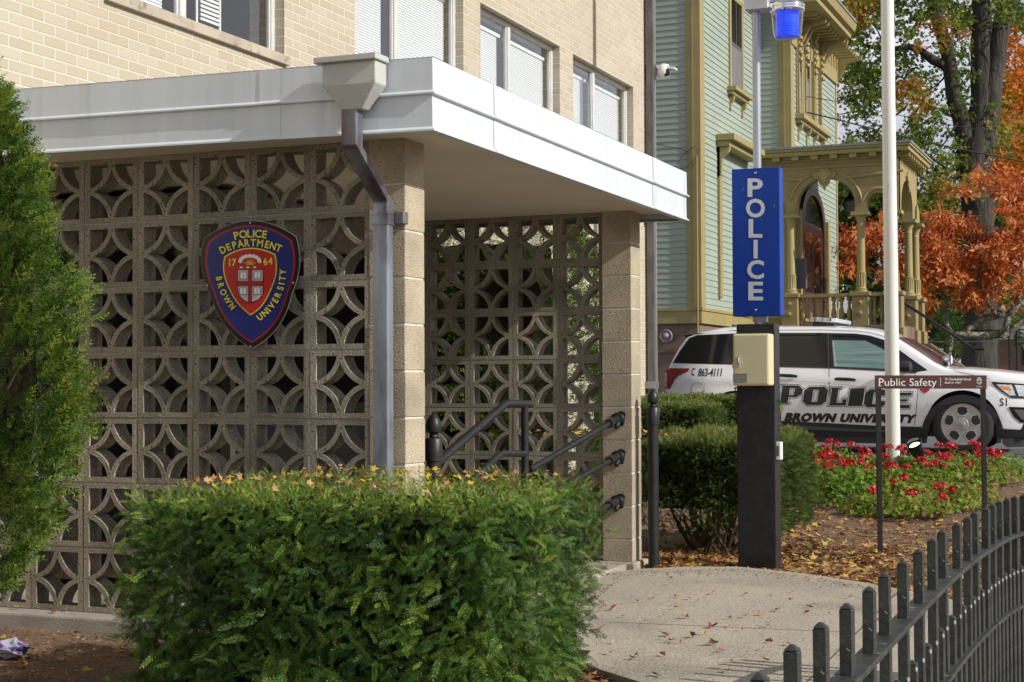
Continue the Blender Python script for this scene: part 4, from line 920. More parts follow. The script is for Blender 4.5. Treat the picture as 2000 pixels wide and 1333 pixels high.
def side_skin(sign):
    V = []; F_ = []
    for x in xs_:
        a, c = zlow(x), zhigh(x)
        for k in range(NZ+1):
            z = a+(c-a)*k/NZ; y = CYc+off(x, z)
            t = (c-z)
            if t < .05: y += .03*(1-t/.05)**2
            V.append((x, y if sign > 0 else 2*CEN-y, z))
    n1 = NZ+1
    for i in range(len(xs_)-1):
        for k in range(NZ): F_.append((i*n1+k, (i+1)*n1+k, (i+1)*n1+k+1, i*n1+k+1))
    return V, F_
b = MB()
for s in (1, -1): V, F_ = side_skin(s); b.add(V, F_)
NYc = 14; V = []; F_ = []; wsx0, wsx1 = C3(1752, 664)[0], C3(1846, 720)[0]; rwx0, rwx1 = C3(1306, 715)[0], C3(1352, 655)[0]
for x in xs_:
    c = zhigh(x); y0 = CYc+off(x, c)+.03
    for k in range(NYc+1):
        t = k/NYc; V.append((x, y0+(2*CEN-2*y0)*t, c+.035*(1-(2*t-1)**4)))
F_ = [(i*(NYc+1)+k, (i+1)*(NYc+1)+k, (i+1)*(NYc+1)+k+1, i*(NYc+1)+k+1) for i in range(len(xs_)-1) for k in range(NYc)]
b.add(V, F_)
# ends
for i, x in ((0, xs_[0]), (len(xs_)-1, xs_[-1])):
    zs_ = np.linspace(zlow(x), zhigh(x), 6)
    for a, c in zip(zs_[:-1], zs_[1:]): b.add([(x, CYc+off(x, a), a), (x, 2*CEN-CYc-off(x, a), a), (x, 2*CEN-CYc-off(x, c), c), (x, CYc+off(x, c), c)], [(0, 1, 2, 3)])
body = b.build('body', 'car_white', car, smooth='full')
def conform(loops, step=7):
    tri = tessellate_polygon(loops); flat = [p for l in loops for p in l]; bm = bmesh.new(); vs_ = [bm.verts.new((p.x, p.y, 0)) for p in flat]
    for t in tri:
        try: bm.faces.new([vs_[i] for i in t])
        except ValueError: pass
    for _ in range(7):
        es = [e for e in bm.edges if e.calc_length() > step]
        if not es: break
        bmesh.ops.subdivide_edges(bm, edges=es, cuts=1); bmesh.ops.triangulate(bm, faces=bm.faces[:])
    bm.verts.index_update(); V2 = [(v.co.x, -v.co.y) for v in bm.verts]; F2 = [tuple(v.index for v in f.verts) for f in bm.faces]; bm.free(); return V2, F2
def skin_poly(px, d, mat, name, parent=car, n=6, holes=()):
    """pixel outline laid on the near flank, d metres proud; long edges are subdivided"""
    q = []
    for i in range(len(px)):
        a, c = np.array(px[i], float), np.array(px[(i+1) % len(px)], float); k = max(1, int(np.linalg.norm(c-a)/n))
        for j in range(k): q.append(a+(c-a)*j/k)
    loops = [[Vector((x, -y, 0)) for x, y in q]]+[[Vector((x, -y, 0)) for x, y in h] for h in holes]
    V2, F2 = conform(loops); m_ = MB(); m_.add([C3(x, y, d) for x, y in V2], F2)
    if name: return m_.build(name, mat, parent, fix=False)
    return m_
band = [(1352,660),(1365,652.5),(1440,649.5),(1512,648.5),(1606,648.5),(1672,650),(1700,654),(1726,662),(1758,682),(1790,706),(1812,722),(1790,727),(1728,724),(1627,718),(1518,715),(1400,711),(1314,710),(1330,684)]
skin_poly([(1346,661),(1362,655),(1440,651.5),(1512,650.5),(1606,650.5),(1672,652),(1700,656),(1726,664),(1758,685),(1790,708),(1812,723.5),(1790,727),(1728,724),(1627,718),(1518,715),(1440,713),(1314,709.5),(1328,686)], .003, 'gloss_black', 'window_band')
w1 = skin_poly([(1352,661),(1440,659),(1436,664),(1418,700),(1404,707),(1318,707.5)], .006, 'car_glass', 'rear_quarter_window')
M('tint_glass', (.010,.011,.012), None, rough=.05, spec=.45); w1.data.materials.clear(); w1.data.materials.append(MATS['tint_glass'])
w2 = skin_poly([(1446,664),(1598,661),(1606,713),(1446,711)], .006, 'tint_glass', 'rear_door_window')
w3 = skin_poly([(1625,665),(1690,666),(1722,681),(1762,712),(1764,721),(1728,721),(1629,716)], .006, 'tint_glass', 'front_door_window')
M('green_glass', (.10,.19,.17), (.22,.33,.30), 3, .06, spec=.9, stretch=(.5,.5,9)); w3.data.materials.clear(); w3.data.materials.append(MATS['green_glass'])
skin_poly([(1512,652),(1600,650.8),(1602,655),(1512,656)], .014, 'tint_glass', 'rain_visor'); skin_poly([(1622,652),(1674,653.5),(1700,658),(1730,671),(1726,674),(1698,662.5),(1672,657.5),(1622,656.5)], .014, 'tint_glass', 'rain_visor')
skin_poly([(1627,666),(1628.5,666),(1633,716),(1631,716)], .008, 'chrome', 'window_trim'); skin_poly([(1629,717),(1728,722),(1792,726.5),(1790,729),(1728,725),(1629,720),(1518,717),(1518,715)], .007, 'car_black', 'belt_trim')
# black cladding: rockers, arches, bumpers
def arc_px(cx, cy, r, a0, a1, n): return [(cx+r*math.cos(R(a0+(a1-a0)*i/n)), cy-r*math.sin(R(a0+(a1-a0)*i/n))) for i in range(n+1)]
fc, rc = (1880, 853), (1437, 848)
ring = arc_px(*fc, 81, 166, 14, 18); skin_poly(ring+[(1955,866),(1948,866)]+arc_px(*fc, 67, 10, 170, 18)+[(1810,866),(1798,866)], .012, 'car_black', 'wheel_arch')
ring = arc_px(*rc, 81, 166, 14, 18); skin_poly(ring+[(1512,866),(1504,866)]+arc_px(*rc, 67, 10, 170, 18)+[(1369,860),(1358,860)], .012, 'car_black', 'wheel_arch')
skin_poly([(1514,822),(1560,824),(1640,828),(1712,832),(1800,834),(1808,866),(1766,867.5),(1640,865),(1508,862)], .014, 'car_black', 'rocker_cladding')
skin_poly([(1514,830),(1640,836),(1735,840),(1737,845),(1640,842),(1514,837)], .019, 'interior_grey', 'rocker_trim')
skin_poly([(1955,838),(2000,840),(2062,842),(2064,868),(2000,873),(1966,874),(1958,866)], .012, 'car_black', 'bumper_cladding')
skin_poly([(1299,812),(1360,814),(1358,850),(1302,846)], .012, 'car_black', 'bumper_cladding')
# panel gaps
def line_px(pts, w_, d, name, mat='interior_grey'):
    m_ = MB()
    for (x0, y0), (x1, y1) in zip(pts[:-1], pts[1:]):
        v = np.array([y0-y1, x1-x0], float); v = v/np.linalg.norm(v)*w_/2
        m_.add([C3(x0-v[0], y0-v[1], d), C3(x1-v[0], y1-v[1], d), C3(x1+v[0], y1+v[1], d), C3(x0+v[0], y0+v[1], d)], [(0, 1, 2, 3)])
    return m_.build(name, mat, car, fix=False)
line_px([(1618,652),(1618.5,690),(1619.5,720),(1621,770),(1622,862)], 1.3, .017, 'door_gap'); line_px([(1786,728),(1792,745),(1793,765),(1790,800),(1784,850)], 1.2, .0165, 'door_gap')
line_px([(1350,654),(1437,645.5),(1606,644.5),(1674,647),(1704,651),(1728,658),(1756,673)], 1.0, .002, 'roof_gap')
line_px([(1362.5+13*math.cos(t), 761+13*math.sin(t)) for t in np.linspace(0, 2*math.pi, 25)], .8, .003, 'fuel_door_gap'); line_px([(1518,742),(1618,749),(1700,756),(1790,765)], .9, .0025, 'crease_shade', 'light_grey')  # the crease line is a grey strip, its shade put into colour
line_px([(1862,724),(1900,733),(1935,741)], .9, .003, 'hood_gap')
# lights and grille
skin_poly([(1308,719.5),(1347,720),(1344,726),(1325,734.5),(1318,742),(1309,760),(1301,760),(1300,726)], .010, 'red_lens', 'taillight'); skin_poly([(1299.5,730),(1303,728),(1302.5,756),(1300,757)], .013, 'clear_lens', 'reverse_light')
hl = skin_poly([(1935,746),(1975,748.5),(2020,752),(2046,758),(2040,772),(2010,779),(1975,777.5),(1956,765),(1944,756)], .010, 'ink', 'headlight')
skin_poly([(1946,751),(1976,752),(1984,773),(1972,773),(1958,762)], .013, 'clear_lens', 'lamp_lens', hl); skin_poly([(1982,752),(2018,755),(2038,760),(2034,770),(2008,775),(1990,774)], .013, 'clear_lens', 'lamp_lens', hl); skin_poly([(1951,754),(1972,756),(1976,764),(1962,762)], .015, 'amber', 'turn_signal', hl)
fg_ = skin_poly([(1970,795),(2000,796),(2050,798),(2048,826),(1994,826),(1980,814)], .010, 'gloss_black', 'fog_grille'); skin_poly([(1980,800),(2040,802),(2038,820),(1996,820)], .014, 'interior_grey', 'fog_lamp', fg_)
# lettering
m_ = MB(); text_px(m_, '863-4111', 1364, 1411, 720, 735, lambda x, y: C3(x, y, .004), .02, .25); text_px(m_, 'C', 1351, 1358, 719.5, 733.5, lambda x, y: C3(x, y, .004), .03, .25)
text_px(m_, 'BROWN UNIVERSITY', 1531, 1792, 809.5, 824, lambda x, y: C3(x, y+(x-1660)*.014, .006), .075, .3, 1.12); text_px(m_, 'S1', 1953, 1967, 778, 793, lambda x, y: C3(x, y, .004), .01)
m_.build('small_lettering', 'ink', car, fix=False)
LT = {'P': ([[0,0],[0,.12],[.07,.12],[.07,.88],[0,.88],[0,1],[.78,1],[1,.8],[1,.52],[.78,.34],[.46,.34],[.46,.12],[.55,.12],[.55,0]], [[.46,.52],[.46,.78],[.60,.78],[.60,.52]]),
      'O': ([[.2,0],[0,.2],[0,.8],[.2,1],[.8,1],[1,.8],[1,.2],[.8,0]], [[.42,.24],[.42,.76],[.58,.76],[.58,.24]]),
      'L': ([[0,0],[0,.14],[.08,.14],[.08,.86],[0,.86],[0,1],[.6,1],[.6,.86],[.5,.86],[.5,.22],[.72,.22],[.72,.4],[1,.4],[1,0]], None),
      'I': ([[0,0],[0,1],[1,1],[1,0]], None),
      'C': ([[.2,0],[0,.2],[0,.8],[.2,1],[.8,1],[1,.8],[1,.6],[.6,.6],[.6,.76],[.42,.76],[.42,.24],[.6,.24],[.6,.4],[1,.4],[1,.2],[.8,0]], None),
      'E': ([[0,0],[0,1],[1,1],[1,.74],[.5,.74],[.5,.62],[.85,.62],[.85,.4],[.5,.4],[.5,.28],[1,.28],[1,0]], None)}
def inset(loop, d):
    n = len(loop); A = sum(loop[i][0]*loop[(i+1) % n][1]-loop[(i+1) % n][0]*loop[i][1] for i in range(n)); s = 1 if A > 0 else -1; out = []
    for i in range(n):
        p0, p1, p2 = [np.array(loop[(i+k) % n], float) for k in (-1, 0, 1)]; a = p1-p0; c = p2-p1; a /= np.linalg.norm(a); c /= np.linalg.norm(c)
        na, nc = np.array([-a[1], a[0]])*s, np.array([-c[1], c[0]])*s; m2 = na+nc; out.append(tuple(p1+m2*d/max(.35, 1+na@nc)))
    return out
lb, lw, lc = MB(), MB(), MB()
for ch, x0, x1, y0, y1 in (('P',1520,1567,752,790.5),('O',1567,1616,754,793),('L',1617,1655,756,794),('I',1656,1687,757,795),('C',1686,1733,759.5,797),('E',1737,1779,766,799)):
    lo, ho = LT[ch]; wp_, hp_ = x1-x0, y1-y0; sh = .16
    P2 = lambda l: [(x0+x*wp_+sh*(y-.3)*hp_, y1-y*hp_) for x, y in l]
    o_ = P2(lo); h_ = [P2(ho)] if ho else []
    for mb_, d_, pr_ in ((lb, -.9, .004), (lw, .15, .0055), (lc, 1.4, .007)):
        oo = inset(o_, d_) if d_ else o_; hh = [inset(h, -d_) if d_ else h for h in h_]
        loops = [[Vector((x, -y, 0)) for x, y in oo]]+[[Vector((x, -y, 0)) for x, y in h] for h in hh]
        V2, F2 = conform(loops, 5); mb_.add([C3(x, y, pr_) for x, y in V2], F2)
lb.build('letter_outline', 'ink', car, fix=False); lw.build('letter_border', 'white', car, fix=False); lc.build('lettering', 'ink', car, fix=False)
skin_poly([(1796,756),(1816,756),(1815,763),(1806,769),(1797,763)], .004, 'maroon', 'door_crest')
# handle, mirror, spoiler, fin, light bar, spot light
hdl = MB(); hdl.tube([C3(1632, 741, .03), C3(1638, 740.5, .045), C3(1660, 741.5, .045), C3(1672, 742.5, .03)], [.018, .022, .022, .016], 10); hdl.build('door_handle', 'gloss_black', car, smooth=True)
hdl = MB(); hdl.tube([C3(1522, 734, .03), C3(1528, 733.5, .045), C3(1548, 734.5, .045), C3(1558, 735.5, .03)], [.018, .022, .022, .016], 10); hdl.build('door_handle', 'gloss_black', car, smooth=True)
mc = Vector(C3(1771, 717, .14)); m_ = MB(); m_.lathe((0, 0, 0), [(.02, -.11), (.07, -.09), (.085, 0), (.075, .07), (.02, .1)], 16); m_.v = [(mc.x+z*.9, mc.y+y*1.1, mc.z+x*.9) for x, y, z in m_.v]; m_.tube([mc, Vector(C3(1780, 724, -.03))], .025, 8); m_.build('mirror', 'car_black', car, smooth=True)
sp = Vector(C3(1850, 703, 0)); sp.y += .25; m_ = MB(); m_.lathe((sp.x-.02, sp.y, sp.z), [(.02, -.07), (.05, -.05), (.066, 0), (.066, .02)], 20, 'x'); m_.tube([sp, sp+Vector((-.02, 0, -.12))], .012, 8); so = m_.build('spot_lamp', 'chrome', car, smooth=True)
m_ = MB(); m_.lathe((sp.x, sp.y, sp.z), [(.058, .0205), (.05, .03), (.02, .038)], 20, 'x'); m_.build('lamp_lens', 'clear_lens', so, smooth=True)
a, c_ = Vector(C3(1336, 655, -.02)), Vector(C3(1366, 652, -.02)); m_ = MB(); m_.prism([a, a+Vector((.02, 0, -.04)), c_+Vector((0, 0, -.05)), c_+Vector((.02, 0, .012))], (0, 1.25, 0)); m_.build('spoiler', 'gloss_black', car)
a = Vector(C3(1409, 641, -.5)); a.z = zhigh(a.x)+.03; m_ = MB(); m_.prism([a+Vector((0, 0, 0)), a+Vector((.02, 0, .05)), a+Vector((.17, 0, .0))], (0, .03, 0)); m_.build('antenna_fin', 'interior_grey', car)
a = Vector(pY(1576, 624, CEN-.6)); c_ = Vector(pY(1640, 634, CEN-.6)); z_ = a.z
m_ = MB(); y0 = CEN-.56; x0_, x1_ = a.x+.02, c_.x-.05
m_.prism([(x0_, y0+.05, z_-.03), (x0_+.10, y0, z_-.03), (x1_-.1, y0, z_-.045), (x1_, y0+.06, z_-.045), (x1_, y0+1.06, z_-.045), (x1_-.1, y0+1.12, z_-.045), (x0_+.1, y0+1.12, z_-.03), (x0_, y0+1.06, z_-.03)], (0, 0, .055)); lbm = bevel(m_.build('light_bar', 'clear_lens', car), .01)
m_ = MB(); m_.box((x0_+.04, y0+.04, z_-.10), (x1_-.04, y0+1.08, z_-.032)); m_.build('mount', 'car_black', lbm)
for t in (.2, .5, .8): 
    m_ = MB(); xx = x0_+(x1_-x0_)*t; m_.box((xx-.004, y0-.006, z_-.03), (xx+.004, y0+.03, z_+.02)); m_.build('divider', 'interior_grey', lbm)
# windscreen glass laid over the top skin
V = []; F_ = []; xw = np.linspace(wsx0, wsx1, 12)
for x in xw:
    c = zhigh(x); y0 = CYc+off(x, c)+.03
    for k in range(9): t = k/8; V.append((x, y0+.07+(2*CEN-2*y0-.14)*t, c+.035*(1-(2*(.04+.92*t)-1)**4)+.006))
F_ = [(i*9+k, (i+1)*9+k, (i+1)*9+k+1, i*9+k+1) for i in range(11) for k in range(8)]
m_ = MB(); m_.add(V, F_); M('screen_glass', (.05,.075,.10), None, rough=.04, spec=.9); m_.build('windscreen', 'screen_glass', car, smooth=True)
V = []; xw = np.linspace(rwx0, rwx1, 8)
for x in xw:
    c = zhigh(x); y0 = CYc+off(x, c)+.03
    for k in range(9): t = k/8; V.append((x-.004, y0+.02+(2*CEN-2*y0-.04)*t, c+.035*(1-(2*t-1)**4)+.004))
m_ = MB(); m_.add(V, [(i*9+k, (i+1)*9+k, (i+1)*9+k+1, i*9+k+1) for i in range(7) for k in range(8)]); m_.build('rear_window', 'tint_glass', car, smooth=True)
m_ = MB(); q1, q2 = Vector(C3(1828, 719, -.1)), Vector(C3(1850, 721.5, -.35)); m_.tube([q1+Vector((0,0,.03)), q2+Vector((0,0,.035))], .012, 6); m_.build('wiper', 'car_black', car)
# underbody and wheels
m_ = MB(); m_.box((-2.45, CYc+.16, GZ+.22), (1.95, 2*CEN-CYc-.16, GZ+.62)); m_.box((-2.3, CYc+.30, GZ+.5), (1.75, 2*CEN-CYc-.3, GZ+.95)); m_.build('underbody', 'car_black', car)
def wheel(cx, y, s):
    c = (cx, y, GZ+.378); w_ = MB(); w_.lathe(c, [(.25, .0*s), (.262, -.012*s), (.30, -.014*s), (.345, -.004*s), (.372, .03*s), (.378, .07*s), (.378, .19*s), (.36, .23*s), (.27, .24*s)], 48, 'y')
    ty_ = w_.build('wheel', 'rubber', car, smooth=True); q = MB(); q.lathe(c, [(.262, -.006*s), (.258, .004*s), (.25, .012*s), (.238, .03*s), (.236, .055*s)], 40, 'y'); q.build('rim', 'rim_grey', ty_, smooth=True)
    q = MB(); q.lathe(c, [(.24, .05*s), (.01, .052*s)], 32, 'y'); q.build('brake_disc', 'car_black', ty_)
    q = MB(); q.lathe(c, [(.246, .02*s), (.246, .0), (.24, -.004*s), (.225, .004*s), (.19, .001*s), (.09, -.006*s), (.078, -.001*s), (.07, -.012*s), (.034, -.014*s), (.03, -.022*s), (.012, -.024*s)], 40, 'y'); q.build('wheel_cover', 'rim_grey', ty_, smooth=True)
    for i in range(5):
        an = math.pi*2*i/5+R(90); pt = lambda r, a, d: (c[0]+r*math.cos(an+a), c[1]+d*s, c[2]+r*math.sin(an+a))
        q = MB(); q.flat([pt(.222, -.33, -.0065), pt(.228, 0, -.0065), pt(.222, .33, -.0065), pt(.155, .50, -.0065), pt(.105, .26, -.009), (pt(.10, 0, -.009)), pt(.105, -.26, -.009), pt(.155, -.50, -.0065)]); q.build('cover_edge', 'chrome_dull', ty_, fix=False)
        q = MB(); q.flat([pt(.212, -.27, -.009), pt(.218, 0, -.009), pt(.212, .27, -.009), pt(.156, .40, -.0085), pt(.118, .19, -.011), (pt(.113, 0, -.011)), pt(.118, -.19, -.011), pt(.156, -.40, -.0085)]); q.build('painted_opening', 'car_black', ty_, fix=False)  # flat dark patch on the disc; shade of the hole painted as colour
for cx in (FWX, RWX): wheel(cx, CYc+.012, 1); wheel(cx, 2*CEN-CYc-.012, -1)
for cx in (FWX, RWX):
    m_ = MB(); n_ = 16; V = []
    for i in range(n_+1):
        a = math.pi*i/n_; V += [(cx+(RA-.002)*math.cos(a), CYc+.03, GZ+.355+(RA-.002)*math.sin(a)), (cx+(RA-.002)*math.cos(a), CYc+.42, GZ+.355+(RA-.002)*math.sin(a))]
    m_.add(V, [(2*i, 2*i+2, 2*i+3, 2*i+1) for i in range(n_)]); m_.build('wheel_well', 'car_black', car)

# ================================================================== victorian house
XA, YA, YW_, XB = -5.166, 24.922, 30.157, -4.444
YP = 29.657; XPc = -1.839
hs_ = empty('victorian_house', (-5, 30, .2), 'pale green clapboard victorian house with mustard trim and an arched porch', 'house')
def clap(mb, p0, p1, nrm, z0, z1, e=.128):
    p0, p1, nv = Vector(p0), Vector(p1), Vector(nrm); z = z0
    while z < z1-.01:
        zt_ = min(z+e, z1); a, c = p0+nv*.018, p1+nv*.018; d, f = p0+nv*.003, p1+nv*.003; g_, h_ = p0+nv*.0, p1+nv*.0
        mb.add([(g_.x, g_.y, z), (h_.x, h_.y, z), (c.x, c.y, z), (a.x, a.y, z), (d.x, d.y, zt_), (f.x, f.y, zt_)], [(0, 1, 2, 3), (3, 2, 5, 4)]); z += e
HT = 12.5; WT = 2.56
b = MB(); clap(b, (-12, YA, 0), (XA, YA, 0), (0, -1, 0), WT, HT); clap(b, (XA, YA, 0), (XA, YW_, 0), (1, 0, 0), WT, HT); clap(b, (XA, YW_, 0), (XB, YW_, 0), (0, -1, 0), WT, HT); clap(b, (XB, YW_, 0), (XB, 35.74, 0), (1, 0, 0), WT, 10.4)
b.build('siding', 'siding', hs_, fix=False)
b = MB(); b.prism([(-12, YA+.01, 2.3), (XA-.01, YA+.01, 2.3), (XA-.01, YW_+.01, 2.3), (XB-.01, YW_+.01, 2.3), (XB-.01, 35.73, 2.3), (-12, 35.73, 2.3)], (0, 0, HT-2.3)); b.build('wall_core', 'porch_dark', hs_)
b = MB(); b.prism([(-12, YA+.04, .0), (XA-.04, YA+.04, .0), (XA-.04, YW_+.04, .0), (XB-.04, YW_+.04, 0), (XB-.04, 35.7, 0), (-12, 35.7, 0)], (0, 0, 2.3)); fd = b.build('foundation', 'brownstone', hs_)
b = MB(); zl = pY(1310, 686, YA)[2]; b.box((-12, YA-.0, zl-.03), (XA-.04, YA+.05, zl+.03)); b.box((-12, YA-.01, .1), (XA, YA+.05, .95)); b.build('ledge', 'brownstone', fd)
b = MB(); 
for (z0, z1, o_) in ((2.28, 2.54, .03), (2.54, 2.60, .055)):
    b.prism([(-12, YA-o_, z0), (XA+o_, YA-o_, z0), (XA+o_, YW_-o_, z0), (XB+o_, YW_-o_, z0), (XB+o_, 35.74, z0), (XB-.2, 35.74, z0), (XB-.2, YW_+.3, z0), (XA-.3, YW_+.3, z0), (XA-.3, YA+.3, z0), (-12, YA+.3, z0)], (0, 0, z1-z0))
b.build('water_table', 'trim', hs_)
def corner(x, y, wx, wy, z0, z1, name='corner_board'):
    b = MB(); b.box((x-wx, y-.032, z0), (x+.032, y+.0, z1)); b.box((x-.0, y-.0, z0), (x+.032, y+wy, z1)); b.box((x-wx*.55, y-.045, z0), (x-wx*.45, y-.03, z1)); return b.build(name, 'trim', hs_)
corner(XA, YA, .27, .30, WT, HT); corner(XB, YW_, .27, .30, WT, 10.2); 
b = MB(); b.box((XB-.02, 35.62, WT), (XB+.032, 35.76, 10.3)); b.build('corner_board', 'trim', hs_)
cdx = pY(1362, 450, YA-.05)[0]; b = MB(); b.tube([(cdx, YA-.06, 1.9), (cdx, YA-.06, pY(1362, 305, YA)[2])], .018, 8); b.build('conduit', 'trim', hs_)
b = MB(); W_ = lambda x, y: tuple(pY(x, y, YA-.12)); b.tube([W_(1278,281),W_(1300,286),W_(1330,291),W_(1348,300),W_(1352,315),W_(1342,328),W_(1328,330),W_(1324,320),W_(1332,306),W_(1346,293),W_(1358,287),W_(1365,295),W_(1362,304)], .007, 5); b.build('cable', 'ink', hs_)
# gas meter style vent lamp on foundation
vc = pY(1301, 657, YA-.02); fx_ = empty('wall_fixture', tuple(vc), 'round dark fixture with a pink bulb on the brownstone foundation', 'fixture')
b = MB(); b.lathe(tuple(vc), [(.13, .04), (.14, -.01), (.125, -.03), (.12, -.01)], 24, 'y'); b.build('dish', 'roof_metal', fx_, smooth=True)
M('pink', (.6,.3,.33), None, rough=.4); b = MB(); b.lathe((vc[0]+.02, vc[1]-.03, vc[2]+.01), [(.02, 0), (.05, -.03), (.045, -.07), (.01, -.09)], 14, 'y'); b.build('bulb', 'pink', fx_, smooth=True)
# windows on +X walls: (y0,y1,z0,z1)
def side_window(X, y0, y1, z0, z1, upper, lbl=None, sill=True, fw=.11):
    b = MB(); b.box((X+.0, y0-fw, z0-.02), (X+.06, y0, z1+fw)); b.box((X, y1, z0-.02), (X+.06, y1+fw, z1+fw)); b.box((X, y0, z1), (X+.06, y1, z1+fw)); f = bevel(b.build('window', 'trim', hs_), .01, 1)
    b = MB(); zm = z0+(z1-z0)*upper; b.box((X+.02, y0, zm-.03), (X+.045, y1, zm+.03)); b.box((X+.02, y0, zm), (X+.04, y0+.04, z1)); b.box((X+.02, y1-.04, zm), (X+.04, y1, z1)); b.box((X+.02, (y0+y1)/2-.015, zm), (X+.04, (y0+y1)/2+.015, z1)); b.build('sash', 'interior_grey', f)
    b = MB(); b.box((X+.018, y0, zm), (X+.026, y1, z1)); b.build('pane', 'tint_glass', f)
    b = MB(); b.box((X+.022, y0, z0), (X+.036, y1, zm-.03)); b.build('insect_screen', 'screen_mesh', f)
    if sill:
        b = MB(); ys0, ys1 = y0-fw-.15, y1+fw+.15; b.box((X, ys0, z0-.12), (X+.22, ys1, z0-.03)); b.box((X, ys0+.04, z0-.2), (X+.14, ys1-.04, z0-.12))
        for yy_ in (ys0+.18, ys1-.26): b.prism([(X, yy_, z0-.2), (X+.13, yy_, z0-.2), (X+.11, yy_, z0-.32), (X+.05, yy_, z0-.38), (X+.05, yy_, z0-.52), (X, yy_, z0-.56)], (0, .09, 0))
        bevel(b.build('window_sill', 'trim', f), .008, 1)
    return f
wa, wb = pX(1427, 100, XA+.03), pX(1449, 180, XA+.03); zs0 = pX(1437, 178, XA)[2]; zmid = pX(1437, 92, XA)[2]; zt0 = zmid+(zmid-zs0)*.98
side_window(XA, wa[1], wb[1], zs0, zt0, .5)
for (p0, p1, uz) in ((1557, 1565, .5), (1569.5, 1580.5, .5), (1587, 1592, .5)):
    ya_, yb_ = pX(p0, 150, XB+.03)[1], pX(p1, 150, XB+.03)[1]; zc = pX(1575, 232, XB)[2]; zm_ = pX(1575, 155, XB)[2]; side_window(XB, ya_, yb_, zc, zm_+(zm_-zc)*.95, .5, sill=False, fw=.09)
y0_, y1_ = pX(1552, 236, XB)[1], pX(1606, 236, XB)[1]; zc = pX(1575, 236, XB)[2]
b = MB(); b.box((XB, y0_, zc-.16), (XB+.24, y1_, zc-.04)); b.box((XB, y0_+.06, zc-.24), (XB+.15, y1_-.06, zc-.16))
for t in (.08, .36, .62, .9): yy_ = y0_+(y1_-y0_)*t; b.prism([(XB, yy_, zc-.24), (XB+.14, yy_, zc-.24), (XB+.12, yy_, zc-.36), (XB+.05, yy_, zc-.42), (XB+.05, yy_, zc-.62), (XB, yy_, zc-.66)], (0, .1, 0))
bevel(b.build('window_sill', 'trim', hs_), .008, 1)
# carved hoods and pilasters of the triple window
zh_ = pX(1575, 40, XB)[2]
b = MB(); b.box((XB, y0_+.1, zh_-.05), (XB+.35, y1_-.1, zh_+.10)); b.box((XB, y0_, zh_+.10), (XB+.45, y1_, zh_+.2))
yc_ = (y0_+y1_)/2; b.prism([(XB, yc_-.75, zh_+.2)]+[(XB, yc_+.75*math.cos(a), zh_+.2+.65*math.sin(a)) for a in np.linspace(math.pi, 0, 11)], (.4, 0, 0)); b.build('window_hood', 'trim', hs_)
b = MB()
for px_ in (1567, 1583.5, 1597, 1553.5):
    yy_ = pX(px_, 100, XB)[1]; b.box((XB, yy_-.05, zc), (XB+.10, yy_+.05, zh_-.05))
    for k in range(7): zz = zh_-.2-k*.17; b.lathe((XB+.13, yy_, zz), [(.02, -.05), (.06, -.02), (.05, .03), (.015, .06)], 7)
    b.prism([(XB+.1, yy_-.07, zh_-.05), (XB+.42, yy_-.07, zh_-.05), (XB+.38, yy_-.07, zh_-.2), (XB+.2, yy_-.07, zh_-.3), (XB+.1, yy_-.07, zh_-.55)], (0, .14, 0))
b.build('carved_pilaster', 'trim', hs_)
# wing eaves with brackets
eb = pX(1668, 76, XB+.85); zb_ = eb[2]-.02
b = MB(); b.prism([(XB, 0, zb_), (XB+.80, 0, zb_), (XB+.80, 0, zb_+.10), (XB+.9, 0, zb_+.16), (XB+.95, 0, zb_+.34), (XB, 0, zb_+.42)], (0, pX(1670, 78, XB+.9)[1]-YW_+.8, 0)); b.v = [(x, y+YW_-.8, z) for x, y, z in b.v]; b.build('eave_cornice', 'trim', hs_)
b = MB(); YE_ = pX(1672, 78, XB+.95)[1]+.05; b.prism([(XB+.97, YW_-.9, zb_+.35), (XB+.97, YE_, zb_+.35), (XB-1.6, YE_, zb_+1.5), (XB-1.6, YW_-.9, zb_+1.5)], (0, 0, .06)); b.build('roof', 'roof_metal', hs_)
b = MB(); b.box((XB, YW_, zb_-.75), (XB+.06, 35.74, zb_)); b.build('frieze', 'trim', hs_)
yy_ = YW_+.2; b = MB()
while yy_ < 35.9: b.prism([(XB+.06, yy_, zb_), (XB+.7, yy_, zb_), (XB+.66, yy_, zb_-.12), (XB+.3, yy_, zb_-.2), (XB+.14, yy_, zb_-.5), (XB+.06, yy_, zb_-.6)] if int((yy_-YW_)*10) % 4 == 0 else [(XB+.06, yy_, zb_), (XB+.6, yy_, zb_), (XB+.58, yy_, zb_-.09), (XB+.06, yy_, zb_-.09)], (0, .12, 0)); yy_ += .34
b.build('eave_bracket', 'trim', hs_)
# ground floor window hood on the first wall (cornice left of the pole)
hz = pX(1440, 300, XA)[2]; hy0, hy1 = pX(1424, 300, XA+.3)[1], pX(1480, 300, XA+.3)[1]
b = MB(); b.box((XA, hy0, hz+.02), (XA+.42, hy1+.2, hz+.16)); b.box((XA, hy0+.05, hz-.1), (XA+.3, hy1+.15, hz+.02)); b.prism([(XA, hy0+.1, hz-.1), (XA+.3, hy0+.1, hz-.1), (XA+.26, hy0+.1, hz-.22), (XA+.12, hy0+.1, hz-.35), (XA+.1, hy0+.1, hz-.7), (XA, hy0+.1, hz-.8)], (0, .12, 0))
b.box((XA, hy0+.1, WT+.3), (XA+.08, hy0+.28, hz-.1)); bevel(b.build('window_hood', 'trim', hs_), .01, 1)
